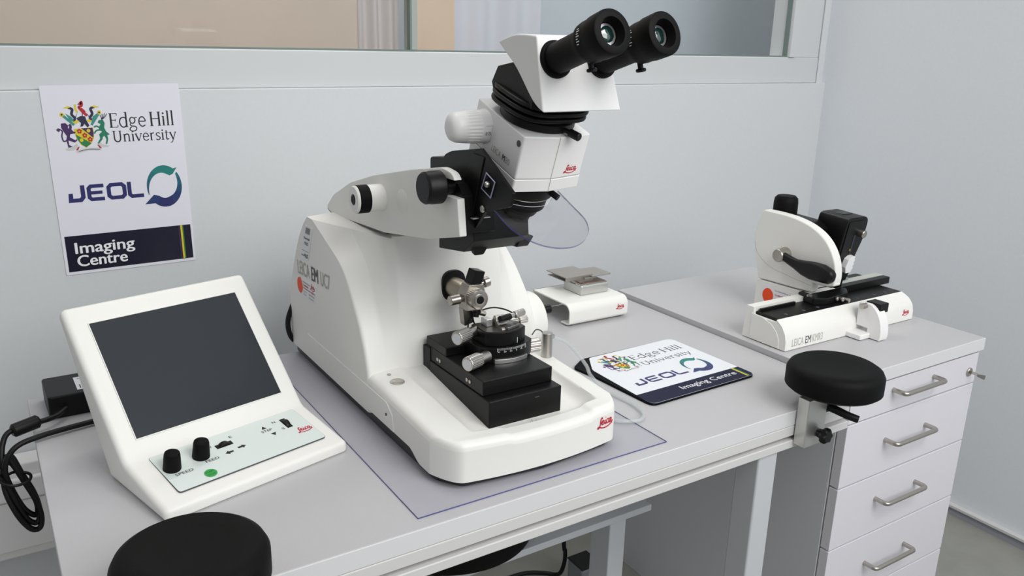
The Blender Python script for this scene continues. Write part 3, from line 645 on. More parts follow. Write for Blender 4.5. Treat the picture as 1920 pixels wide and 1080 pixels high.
    for w_, a0, a1, m_, bo in (('LEICA', .003, .066, GREYINK, 0), ('EM', .077, .111, DARKINK, .008), ('UC7', .123, .168, GREYINK, 0)):
        b = MB().at(TS); text(b, w_, a0, a1, 0, .0255, bo, .0003); b.build('name_lettering', m_, t, recalc=False)
    TS = frame((X, -.060, .9015), (0, -1, .03), (0, .03, 1))
    s = MB().at(TS).prism(fillet([(-.008, -.020), (.094, -.016), (.096, .019), (-.004, .0145)], .002), -.0008, .0003).build('service_sticker', STICK, t)
    b = MB().at(TS); b.flat([(.012+.0150*cos(k*pi/16), .0025+.0150*sin(k*pi/16)) for k in range(32)], .0005); b.build('disc_print', ORANGE, s, recalc=False)
    b = MB().at(TS)
    text(b, 'For Technical Service', .030, .066, .0115, .003, 0, .0005); b.mi = 1; text(b, 'Tel. 0800 000 000', .030, .058, .0055, .003, .01, .0005); text(b, 'technical.service@leica', .030, .092, .0005, .0028, .01, .0005)
    script_logo(b, .070, .092, .006, .0005); b.mi = 0
    text(b, 'Contract No.', .030, .048, -.006, .0025, 0, .0005); text(b, '1 HK 1761 XL', .058, .088, -.007, .0035, 0, .0005); text(b, 'Service', .03, .045, -.0115, .0025, 0, .0005); text(b, 'Microsystems', .058, .083, -.0125, .0025, 0, .0005); b.build('sticker_print', [INK, RED], s, recalc=False)
    TT = Matrix(((0, 0, -1, X-.0002), (-1, -.42, 0, -.119), (.04, 1, 0, .994), (0, 0, 0, 1)))
    s = MB().at(TT).prism(fillet([(-.0205, -.033), (.0175, -.033), (.0205, .033), (-.0195, .033)], .003), -.0008, .0003).build('test_sticker', STICK, t)
    b = MB().at(TT)
    for k in range(9): b.flat([(-.011+k*.0026, .018), (-.0098+k*.0026, .018), (-.0094+k*.0026, .030), (-.0106+k*.0026, .030)], .0005)
    b.build('barcode', INK, s, recalc=False)
    b = MB().at(TT); text(b, 'Thermatic', -.016, .015, .007, .0045, .015, .0005); text(b, 'PASS', -.009, .010, -.004, .006, .01, .0005); b.flat([(-.019, -.0165), (.017, -.0165), (.017, -.0158), (-.019, -.0158)], .0005); text(b, 'PASS', -.003, .015, -.029, .0075, .015, .0005); text(b, 'next test', -.018, -.005, -.027, .003, .01, .0005); b.build('sticker_print', INK, s, recalc=False)
    # front logo and bay mark
    TF = frame((.738, -.6451, .786), (.032, .0052, 0), (0, 0, 1))
    b = MB().at(TF); script_logo(b, .0, .0325, .004, .0006); b.build('logo', RED, t, recalc=False)
    b = MB(); zt = .8087
    for a, c in (((.642, -.611), (.667, -.606)), ((.667, -.606), (.650, -.596)), ((.650, -.596), (.642, -.611))): b.ribbon([a, c], .0006, zt)
    b.ribbon([(.648, -.606), (.655, -.602)], .0006, zt); b.build('warning_mark', DARKINK, t, recalc=False)
    # ---- head arm
    T = frame((.53, 0, 0), (0, 1, 0), (0, 0, 1))     # local z = +x
    pr = [(-.086, 1.050), (-.125, 1.079), (-.205, 1.113), (-.305, 1.140), (-.44, 1.168), (-.535, 1.184), (-.568, 1.180), (-.578, 1.155), (-.586, 1.098), (-.49, 1.075), (-.342, 1.054), (-.21, 1.047), (-.115, 1.043)]
    pr = fillet(pr, [.006, .05, .1, .1, .2, .05, .02, .01, .002, .2, .2, .2, .006], 4)
    o = MB().at(T).prism(pr, 0, .0115).build('head_arm', WHITE, t)
    bv = o.modifiers.new('bevel', 'BEVEL'); bv.width = .005; bv.segments = 4; bv.limit_method = 'ANGLE'; bv.angle_limit = radians(60)
    c = MB().box(.50, .60, -.65, -.530, 1.1475, 1.1715).build('cutter', BLACK); cut(o, c)
    core = [(p.x, p.y) for p in pr if p.x > -.43]
    MB().at(T).prism(core, .0100, .22).build('arm_core', WHITE, t, bevel=.006, ang=60)
    MB().at(T).prism(fillet([(-.42, 1.070), (-.50, 1.0785), (-.5805, 1.1000), (-.575, 1.150), (-.56, 1.165), (-.42, 1.150)], .003), .0112, .0585).build('inner_frame', BLACKM, o)
    MB().at(T).prism([(p[0], p[1]-.0018) for p in core], .0008, .0090).build('arm_gap_shade', DARKINK, t)  # dark strip painting in the shade of the gap below the arm
    # blank cover disc on the arm
    MB().at(T @ Matrix.Translation((-.410, 1.116, 0))).lathe([(0, .001), (.0185, .001), (.0185, -.0003), (.0178, -.0007), (0, -.0007)], 48).build('blank_cover', WHITE, t)
    TK = frame((.53, -.334, 1.109), (0, 1, 0), (0, 0, 1))
    k = MB().at(TK).lathe([(0, .003), (.0215, .003), (.0215, -.044), (.0195, -.0465), (.009, -.047), (.008, -.045), (0, -.045)], 56).build('side_knob', WHITE, t, smooth=35)
    MB().at(TK).lathe([(.0210, -.024), (.0220, -.0245), (.0220, -.0425), (.0210, -.043)], 56, caps=False).build('grip_band', RUBBER, k)
    MB().at(TK).lathe([(0, -.0445), (.0078, -.0445), (.0078, -.0472), (.006, -.048), (0, -.046)], 32).build('knob_cap', BLACK, k)
    # ---- focusing knob with shaft
    TK = frame((.525, -.545, 1.1595), (0, 1, 0), (0, 0, 1)); n = 96
    b = MB().at(TK); rf = lambda R, g: [(R+g*(.0003*(i % 2)))for i in range(n)]
    b.loft([[(R*cos(2*pi*i/n)*(1+g*(i % 2)), R*sin(2*pi*i/n)*(1+g*(i % 2)), h) for i in range(n)] for R, h, g in ((.019, .0, 0), (.0222, -.003, .012), (.0222, -.018, .012), (.0218, -.019, 0), (.0218, -.026, 0), (.0195, -.029, 0))]); b.build('focus_knob', BLACK, t, smooth=30)
    MB().at(TK).cyl((0, 0, -.001), (0, 0, .05), .0105).build('focus_shaft', BLACKM, t)
    # ---- microscope carrier
    T = frame((0, 0, 0), (0, 1, 0), (0, 0, 1))
    cp = fillet([(-.482, 1.14), (-.484, 1.171), (-.490, 1.194), (-.515, 1.2025), (-.593, 1.215), (-.631, 1.193), (-.672, 1.169), (-.664, 1.150), (-.605, 1.133), (-.575, 1.10), (-.50, 1.10)], [.01, .01, .02, .01, .001, .005, .002, .005, .01, .01, .01])
    c = MB().at(T).prism(cp, .557, .5615).build('carrier', BLACKM, t, bevel=.002)
    MB().at(T).prism(fillet([(-.44, 1.12), (-.44, 1.185), (-.53, 1.195), (-.535, 1.105), (-.45, 1.10)], .006), .5612, .69).build('carrier_block', BLACKM, c, bevel=.002)
    MB().at(T).prism(fillet([(-.604, 1.205), (-.575, 1.207), (-.54, 1.15), (-.545, 1.125), (-.575, 1.125)], .003), .5555, .5575).build('dovetail_plate', BLACKM, c, bevel=.0008)
    lo = [(-.469, 1.054), (-.542, 1.064), (-.570, 1.085), (-.565, 1.125), (-.469, 1.11)]
    MB().at(T).prism(fillet(lo, .002), .561, .652).build('lamp_housing', BLACKM, c, bevel=.0015)
    MB().at(T).prism(fillet([(-.480, 1.056), (-.545, 1.062), (-.56, 1.08), (-.50, 1.08)], .002), .648, .668).build('lamp_housing_end', BLACKM, c, bevel=.0015)
    b = MB().at(frame((.565, -.5420, 1.064), (1, 0, 0), (0, -.25, .97))); b.prism(fillet([(.012, -.006), (.028, -.006), (.036, .014), (.022, .024), (.006, .016)], .004), -.004, .004); b.build('latch', BLACK, c, bevel=.001)
    MB().cyl((.5575, -.601, 1.1365), (.5540, -.601, 1.1365), .0050, ch=.001).build('carrier_screw', STEEL, c)
    b = MB(); b.box(.548, .575, -.59, -.583, 1.121, 1.1225); b.build('carrier_ledge', ALUB, c)
    # ---- microscope body in its tilted frame
    ang = radians(19.2); u = V((0, cos(ang), sin(ang))); w = V((0, -sin(ang), cos(ang)))
    O = V((XC, -.6225, 1.1602)); TB = frame(O, (1, 0, 0), u)      # local z = w
    hx = .053
    plan = fillet([(-hx, 0), (0, -.0065), (hx, 0), (hx, .122), (-hx, .122)], [.004, 0, .004, .004, .004], 4)
    big = fillet([(-hx-.0008, -.0008), (0, -.0073), (hx+.0008, -.0008), (hx+.0008, .122), (-hx-.0008, .122)], [.004, 0, .004, .004, .004], 4)
    m = MB().at(TB).prism(plan, .0185, .0785).build('microscope_body', WHITE2, t, bevel=.0018)
    MB().at(TB).prism(big, 0, .018).build('lower_collar', WHITE2, m, bevel=.0012)
    MB().at(TB).prism(plan, .0170, .0195).build('collar_gap', mat('shadow_gap_grey', 'b9b8b6', .5), m)
    b = MB().at(TB); b.box(-.0003, .0003, -.0069, -.0060, .018, .078); b.box(-.0003, .0003, -.0077, -.0068, .0, .0178); b.build('front_seam', GREYINK, m)
    TL = frame(O-V((hx+.0001, 0, 0)), -u, w)
    b = MB().at(TL); text(b, 'LEICA', -.066, -.0415, .0285, .0085, 0, .0002); b.build('name_lettering', GREYINK, m, recalc=False)
    b = MB().at(TL); text(b, 'M', -.0375, -.0305, .0285, .0085, .012, .0002); b.build('name_lettering', INK, m, recalc=False)
    b = MB().at(TL); text(b, '80', -.029, -.0185, .0285, .0085, 0, .0002); b.build('name_lettering', GREYINK, m, recalc=False)
    MB().at(TL).cyl((-.0075, .066, -.001), (-.0075, .066, .0008), .0042).build('body_screw', mat('dark_screw', '55534f', .35, .8), m)
    TR = frame(O+V((0, 0, 0))-u*.0065, V((hx, 0, 0))+u*.0065, w)
    b = MB().at(TR); script_logo(b, .0215, .0435, .024, .0003, .0); b.build('logo', RED, m, recalc=False)
    # zoom knob
    TZ = frame(O-V((hx, 0, 0))+u*.094+w*.050, u, w); n = 56       # local z = +x
    b = MB().at(TZ)
    b.lathe([(0, .002), (.0245, .002), (.0225, -.003), (.0220, -.012), (0, -.012)], 56); b.build('zoom_collar', WHITE2, m, smooth=35)
    b = MB().at(TZ); k = lambda i, g: 1+g*(.5-.5*cos(4*pi*i*14/n)) 
    n = 168
    b.loft([[(R*k2*cos(2*pi*i/n), R*k2*sin(2*pi*i/n), h) for i in range(n) for k2 in [1-g*(.5+.5*cos(2*pi*i*28/n))]] for R, h, g in ((.0225, -.0125, 0), (.0226, -.0150, .0), (.0226, -.0165, .05), (.0216, -.031, .055), (.0212, -.034, .0), (.0200, -.045, 0), (.0175, -.051, 0), (.012, -.0545, 0), (.006, -.0555, 0))]); b.build('zoom_knob', WHITE2, m, smooth=40)
    b = MB().at(TZ)
    for a in (-.42, .42): b.tube([(.0231*cos(pi+a), .0231*sin(pi+a), -.0118), (.0236*cos(pi+a), .0236*sin(pi+a), -.002)], .0003, seg=4, smooth=False)
    TD = frame(O-V((hx+.0065, 0, 0))+u*(.094-.0225)+w*.050, (1, 0, 0), w)
    b = MB().at(TD); text(b, '0.75', -.0045, .0035, -.0018, .0045, .01, .0014); b.build('scale_lettering', INK, m, recalc=False)
    b = MB().at(TD); z = .0012
    b.ribbon([(-.006, .0115), (.0045, .0115)], .0003, z); b.ribbon([(-.006, -.0115), (.0045, -.0115)], .0003, z); b.ribbon([(.0045, .0117), (.0050, 0), (.0045, -.0117)], .0003, z); b.build('window_outline', DARKINK, m, recalc=False)
    # objective, stepped black cylinder under the body
    CA = O+u*.053; TO = frame(CA, (1, 0, 0), u)
    ob = MB().at(TO).lathe([(0, .001), (.046, .001), (.046, -.022), (.0445, -.0245), (.0405, -.0255), (.0385, -.045), (.036, -.047), (.031, -.0485), (.029, -.058), (.026, -.060), (.0225, -.061), (.0215, -.070), (.017, -.073), (0, -.073)], 72).build('objective', BLACKM, t, smooth=35)
    MB().at(TO).lathe([(.0447, -.0240), (.0450, -.0246), (.0443, -.0250)], 72, caps=False).build('chrome_line', STEEL, ob)
    MB().at(TO).cyl((.022, -.038, -.014), (.028, -.051, -.017), .0045).build('thumb_screw', BLACK, ob)
    # ---- clear spray shield
    A = V((.557, -.584, 1.158)); TSH = frame(A, (1, 0, -.09), (0, -.876, -.482))
    oc = catmull([(p[0], p[1], 0) for p in [(.001, -.003), (.003, .0211), (.0071, .0495), (.0125, .0772), (.0235, .0974), (.0417, .1125), (.0655, .1195), (.0923, .1175), (.1151, .1069), (.1307, .0925), (.1407, .0759), (.144, .0589), (.1395, .0336), (.1334, -.001)]], 5)
    oc += catmull([(p[0], p[1], 0) for p in [(.131, -.001), (.1167, .013), (.0991, .0292), (.0838, .035), (.0642, .036), (.0472, .0328), (.0318, .0268), (.0204, .019), (.0139, .008), (.0099, -.003)]], 4); n = len(oc)
    s = MB().at(TSH).prism([(p.x, p.y) for p in oc], -.002, 0).build('spray_shield', ACRYL, t)
    no = 66
    b = MB().at(TSH); b.loft([[(p.x, p.y, h) for p in oc[:no]] for h in (-.0022, .0001)], caps=False, closed=False); b.build('shield_edge', ACRYLE, s, recalc=False)
    b = MB().at(TSH); b.tube([(p.x, p.y, -.0022) for p in oc[no+2:]], .0003, seg=5, smooth=False); b.build('notch_edge', mat('pale_edge', 'cfd0d8', .2), s)
    TBk = frame((.5550, 0, 0), (0, 1, 0), (0, 0, 1)); bp = [(-.6115, 1.186), (-.633, 1.177), (-.623, 1.155), (-.600, 1.164)]
    MB().at(TBk).prism(bp, -.001, .001).build('shield_bracket', ACRYL, s)
    b = MB(); b.tube([(.5545, p[0], p[1]) for p in bp], .0009, seg=6, smooth=False, closed=True); b.build('bracket_edge', mat('acrylic_edge_pale', 'a7a6c4', .2), s)
    b = MB(); b.at(frame((.5535, -.6150, 1.1715), (0, 1, 0), (0, 0, 1))); b.lathe([(0, .002), (.0042, .002), (.0042, -.001), (.003, -.003), (0, -.0033)], 20); b.build('bracket_screw', STEEL, s)
    b = MB().at(TSH); b.lathe([(0, -.002), (.005, -.002), (.0045, -.004), (.0025, -.0055), (0, -.006)], 20, (.0115, .0165)); b.build('shield_screw', STEEL, s)
    # ---- mount, tilting wedge with bellows, binocular head
    TM = frame(CA+w*.0785, (1, 0, 0), u)
    MB().at(TM).lathe([(0, 0), (.049, 0), (.051, .002), (.051, .011), (.047, .014), (0, .014)], 72).build('tube_mount', BLACKM, t, smooth=35)
    b = MB(); b.at(TM).cyl((.008, -.046, .006), (.014, -.060, .006), .0032); b.cyl((.013, -.058, .006), (.018, -.074, .006), .0055, ch=.001); b.build('mount_screw', BLACK, t)
    for yb, zb2, yf, zf, hw in ((-.544, 1.2845, -.658, 1.2520, .0555), (-.546, 1.2925, -.664, 1.2600, .0550), (-.549, 1.3005, -.668, 1.2670, .0535)):
        p0, p1 = V((XC, yb, zb2)), V((XC, yf, zf)); dd = (p1-p0); L = dd.length; TT = frame((p0+p1)/2, (1, 0, 0), -dd)
        N = 64; pts = []
        for i in range(N):
            a = 2*pi*i/N; ca, sa = cos(a), sin(a); e = .62
            pts.append((hw*math.copysign(abs(ca)**e, ca), L/2*math.copysign(abs(sa)**e, sa)))
        MB().at(TT).loft([[(p[0]*s, p[1]*s, h) for p in pts] for s, h in ((.95, -.0032), (.99, -.0024), (1, -.001), (1, .001), (.99, .0024), (.95, .0032))]).build('bellows_fold', BLACK, t, smooth=60)
    TW = frame((XC-.047, 0, 0), (0, 1, 0), (0, 0, 1))
    MB().at(TW).prism(fillet([(-.562, 1.285), (-.557, 1.298), (-.572, 1.3185), (-.63, 1.328), (-.66, 1.295), (-.655, 1.268)], .002), 0, .094).build('tilt_wedge', BLACKM, t, bevel=.002)
    TH = frame((XC-.065, 0, 0), (0, 1, 0), (0, 0, 1))
    cv = [(-.705, 1.2690), (-.6865, 1.357)]
    arc = catmull([(-.6865, 1.357, 0), (-.660, 1.3585, 0), (-.634, 1.3575, 0), (-.600, 1.349, 0)], 5)
    arc2 = catmull([(-.600, 1.349, 0), (-.622, 1.334, 0), (-.646, 1.3165, 0), (-.682, 1.2815, 0), (-.705, 1.269, 0)], 5)
    hp = [(p.x, p.y) for p in arc]+[(p.x, p.y) for p in arc2[1:]]
    h = MB().at(TH).prism(hp, 0, .120)
    for v in h.v:
        if v.x > XC: v.x -= .0145*(v.z-1.269)/.088
    h = h.build('binocular_head', WHITE2, t)
    bv = h.modifiers.new('bevel', 'BEVEL'); bv.width = .0035; bv.segments = 3; bv.limit_method = 'ANGLE'; bv.angle_limit = radians(50); bv.harden_normals = True
    for X, tx in ((XC-.0400, 0), (XC+.0295, .06)):
        nn = V((tx, -.9545, .298)).normalized(); ex = nn.cross(V((0, 0, 1))).normalized()*-1
        TE = Matrix((ex, nn.cross(ex), nn)).transposed().to_4x4(); TE.translation = V((X, -.6905, 1.3300))
        e = MB().at(TE).lathe([(0, -.004), (.0228, -.004), (.0228, .0035), (.0215, .005), (.0185, .005), (.0183, .055), (.0192, .058), (.0198, .064), (.0232, .068), (.0240, .074), (.0240, .086), (.0252, .089), (.0256, .108), (.0250, .1105), (.0235, .1115), (.0165, .1115), (.0155, .109), (.0135, .103), (.0130, .0985), (0, .0985)], 72).build('eyepiece', RUBBER, t, smooth=35)
        MB().at(TE).lathe([(0, .0990), (.0095, .0987), (.0095, .0994), (.0088, .1002), (.005, .1012), (0, .1015)], 40).build('lens', LENS, e)
        MB().at(TE).lathe([(.0094, .0986), (.0125, .0986), (.0122, .1004), (.0094, .1006)], 48, caps=False).build('lens_ring', LENSR, e)
        dn = TE.to_3x3() @ V((.25, -1, 0)); dn = V((.01, 0, 0)).normalized()*.0+V((.18, -.1, -1)).normalized()
        base = V((X, -.6905, 1.33))+nn*.066
        b = MB(); b.cyl(base+dn*.017, base+dn*.0275, .0034); b.cyl(base+dn*.0275, base+dn*.0315, .0062, ch=.001); b.build('clamp_screw', BLACK, e)
        TXb = TE @ Matrix.Rotation(-1.15, 4, 'Z')
        b = MB()
        for i in range(7):
            a = radians(150+i*7); b.at(TE @ Matrix.Rotation(a, 4, 'Z')).box(.02395, .0242, -.0005, .0005, .076, .079+.002*(i % 2))
        b.build('scale_marks', WINK, e)
        b = MB().at(TE @ Matrix.Rotation(radians(-72), 4, 'Z') @ Matrix.Translation((.0242, 0, .0795)) @ Matrix.Rotation(pi/2, 4, 'Y') @ Matrix.Rotation(pi, 4, 'Z'))
        text(b, 'LEICA 10x/23B', -.007, .007, -.0012, .0022, .005, .0002); b.build('eyepiece_lettering', WINK, e, recalc=False)
    # ---- specimen arm
    a = MB(); a.at(frame((.641, -.36, .957), (1, 0, 0), (0, 0, 1))).lathe([(0, -.04), (.0165, -.04), (.0165, .052), (.0150, .054), (0, .054)], 40); a = a.build('specimen_arm', mat('warm_satin_steel', 'a79f8f', .38, .9), t)
    T = frame((.641, -.418, .957), (1, 0, 0), (0, 0, 1))
    MB().at(T).prism(fillet([(-.017, -.020), (.012, -.022), (.019, .0), (.014, .021), (-.012, .022), (-.020, .006)], .003), 0, .024).build('arm_block', SATIN, a, bevel=.001)
    n = 90
    b = MB().at(T); b.loft([[(R*cos(2*pi*i/n)*(1+g*(i % 3 == 0)), R*sin(2*pi*i/n)*(1+g*(i % 3 == 0)), h) for i in range(n)] for R, h, g in ((.015, .022, 0), (.0162, .024, -.03), (.0162, .033, -.03), (.0152, .036, 0), (.0125, .0365, 0), (.0085, .0367, 0))]); b.build('specimen_disc', SATIN, a, smooth=25)
    MB().at(T).lathe([(0, .0370), (.0085, .0374), (.0085, .0362), (.0098, .0362), (.0098, .0382), (.0078, .0386), (.0065, .0380), (0, .0376)], 40).build('chuck_ring', STEEL, a)
    MB().at(T).lathe([(0, .0372), (.0066, .0376), (.0062, .0388), (0, .0392)], 30).build('chuck_core', BLACK, a)
    for p0, p1, r in (((-.016, -.002, .010), (-.023, -.002, .010), .0055), ((-.022, -.002, .010), (-.040, -.003, .010), .0080), ((.016, .016, .006), (.026, .018, .006), .0042), ((.024, .017, .006), (.034, .019, .006), .0085), ((.012, .026, .000), (.016, .034, .0), .008)):
        MB().at(T).cyl(p0, p1, r, 28, ch=.001).build('arm_screw', SATIN, a)
    b = MB().at(T @ Matrix.Rotation(-.22, 4, 'Z')); b.prism(fillet([(-.012, .014), (.007, .014), (.010, .043), (-.008, .043)], .0015), -.002, .020); b.build('segment_arc', BLACKM, a, bevel=.001)
    b = MB().at(T @ Matrix.Rotation(-.22, 4, 'Z'))
    for i in range(4): b.box(.0085, .0115, .018+i*.0065, .0215+i*.0065, .004, .017)
    b.build('segment_teeth', FOOT, a, bevel=.0006)
    b = MB().at(T); b.prism(fillet([(-.016, -.020), (.002, -.020), (.004, -.046), (-.012, -.050)], .002), -.004, .010); b.build('lower_bracket', SATIN, a, bevel=.001)
    b = MB().at(T); b.cyl((.006, -.018, .016), (.003, -.034, .018), .0055); b.build('chuck_lever', BLACKM, a)
    b = MB().at(T); b.cyl((.008, -.026, .022), (.018, -.030, .022), .0042); b.build('arm_screw', STEEL, a)
    # ---- knife stage
    s = MB().prism(fillet([(.580, -.588), (.709, -.588), (.709, -.40), (.580, -.40)], .002), .8050, .8475).build('stage_base', BLACKM, t, bevel=.0015)
    MB().box(.5805, .7085, -.40, -.375, .8055, .868).build('stage_rear_block', BLACKM, s, bevel=.0015)
    s2 = MB().box(.582, .706, -.566, -.400, .8475, .8715).build('stage_slide', BLACKM, t, bevel=.0015)
    MB().box(.582, .645, -.452, -.385, .8715, .886).build('stage_step', BLACKM, s2, bevel=.0015)
    for yy in (-.425, -.433, -.520, -.529): MB().cyl((.5822, yy, .858), (.5806, yy, .858), .0030, 20).build('stage_screw', STEEL, s2)
    MB().box(.660, .668, -.5885, -.588, .838, .839).build('stage_mark', DARKINK, s)
    # rotating segment with scale, knife holder above
    cx, cy = .664, -.456
    def seg(R, xl, xr, yb):    # rounded front, straight sides, flat back
        aL = math.asin(max(-1, min(1, (xl-cx)/R))); aR = math.asin(max(-1, min(1, (xr-cx)/R)))
        F = [(cx+R*sin(aL+(aR-aL)*i/24), cy-R*cos(aL+(aR-aL)*i/24)) for i in range(25)]
        return F+[(xr, yb), (xl, yb)]
    h = MB().prism(seg(.064, .616, .711, -.44), .8717, .8955).build('knife_holder', BLACKM, t, bevel=.001)
    MB().prism(seg(.0672, .633, .692, -.49), .8716, .8785).build('silver_scale', ALUB, h, bevel=.0006)
    MB().prism(seg(.055, .627, .699, -.452), .8955, .9180).build('upper_block', BLACKM, h, bevel=.001)
    MB().prism(seg(.0535, .6285, .6975, -.4535), .9180, .9190).build('top_plate', mat('dark_satin_plate', '4b4945', .35, .6), h)
    b = MB()
    for i in range(26):
        a2 = radians(-24+i*1.9); R = .0640; b.at(Matrix.Translation((cx, cy, 0)) @ Matrix.Rotation(a2, 4, 'Z')).box(-.0002, .0002, -R-.0003, -R+.001, .8925-.002*(i % 5 == 0), .8955)
    a2 = radians(14); b.at(Matrix.Translation((cx, cy, 0)) @ Matrix.Rotation(a2, 4, 'Z')).box(-.0004, .0004, -.0554, -.0545, .897, .906)
    for i, tx in enumerate(('30', '20', '10', '0', '10', '20')):
        a2 = radians(-22+i*9); Tt = Matrix.Translation((cx, cy, 0)) @ Matrix.Rotation(a2, 4, 'Z') @ Matrix.Translation((0, -.0641, .8885)) @ Matrix.Rotation(pi/2, 4, 'X')
        b.at(Tt); text(b, tx, -.0010*len(tx), .0010*len(tx), .0005, .0019, 0, .0002)
    b.build('degree_scale', WINK, h)
    def knurl(p0, p1, r, nm='stage_knob', split=.42, r2=None):
        p0, p1 = V(p0), V(p1); d = p1-p0; L = d.length; q = d.to_track_quat('Z', 'Y').to_matrix().to_4x4(); q.translation = p0
        r2 = r2 or r*.78; n = 96
        k = MB().at(q); k.lathe([(0, 0), (r2, 0), (r2, L*split), (r2*.9, L*split+.001), (0, L*split+.001)], 40); k = k.build(nm, STEEL, h)
        b = MB().at(q); b.loft([[(R*(1-g*(i % 4 < 1))*cos(2*pi*i/n), R*(1-g*(i % 4 < 1))*sin(2*pi*i/n), z) for i in range(n)] for R, z, g in ((r*.9, L*split, 0), (r, L*split+.001, .05), (r, L-.0015, .05), (r*.94, L-.0005, 0), (r*.74, L, 0))]); b.build('knurled_grip', STEEL, k, smooth=25)
        MB().at(q).lathe([(0, L-.001), (r*.72, L-.001), (r*.70, L+.0004), (0, L+.0004)], 30).build('end_cap', mat('pale_end_cap', 'cfd2d6', .35, .3), k)
    knurl((.630, -.463, .9105), (.585, -.480, .9105), .0110)
    knurl((.624, -.508, .8845), (.579, -.524, .8845), .0112, r2=.0090)
    knurl((.695, -.472, .8715), (.742, -.476, .8715), .0118, r2=.0090)
    # knife boat and clamp on the top plate
    k = MB().at(frame((0, 0, 0), (0, 1, 0), (0, 0, 1)))
    cl = [(-.503, .9190), (-.499, .922), (-.490, .9235), (-.484, .929), (-.482, .936), (-.476, .936), (-.472, .928), (-.462, .925), (-.458, .919)]
    kn = MB().at(frame((.654, 0, 0), (0, 1, 0), (0, 0, 1))).prism(fillet(cl, .002), 0, .017).build('knife_clamp', STEEL, h)
    MB().box(.640, .651, -.478, -.460, .919, .931).build('clamp_jaw', ALUB, kn, bevel=.001)
    MB().prism(fillet([(.660, -.508), (.688, -.500), (.686, -.478), (.662, -.482)], .003), .919, .924).build('knife_boat', mat('steel_boat', '8b8a88', .25, .9), h, bevel=.001)
    b = MB(); b.cyl((.658, -.487, .932), (.680, -.484, .933), .0050, ch=.001); b.build('clamp_spindle', BLACKM, kn)
    knurl((.680, -.484, .933), (.708, -.479, .9345), .0058, 'clamp_screw', .3, .004)
    knurl((.690, -.468, .917), (.721, -.470, .9175), .0058, 'clamp_screw', .5, .004)
    # thin black lead looping behind the stage, bent needle and steel post
    MB().tube([(.632, -.432, .900), (.637, -.43, .917), (.656, -.43, .929), (.683, -.43, .931), (.713, -.43, .920), (.727, -.432, .905), (.722, -.435, .893)], .0013, n=8).build('sensor_lead', BLACK, t)
    MB().tube([(.632, -.447, .931), (.635, -.445, .921), (.639, -.445, .911)], .0013).build('sensor_lead', BLACK, t)
    p = MB().lathe([(0, .823), (.0135, .823), (.0135, .8255), (.0095, .8265), (.0095, .8735), (.0085, .8745), (0, .8745)], 40, (.783, -.442)).build('steel_post', STEEL, t, smooth=35)
    MB().tube([(.783, -.432, .868), (.776, -.432, .876), (.766, -.432, .879), (.758, -.432, .871)], .0011).build('bent_pin', DARKINK, p)
microtome()

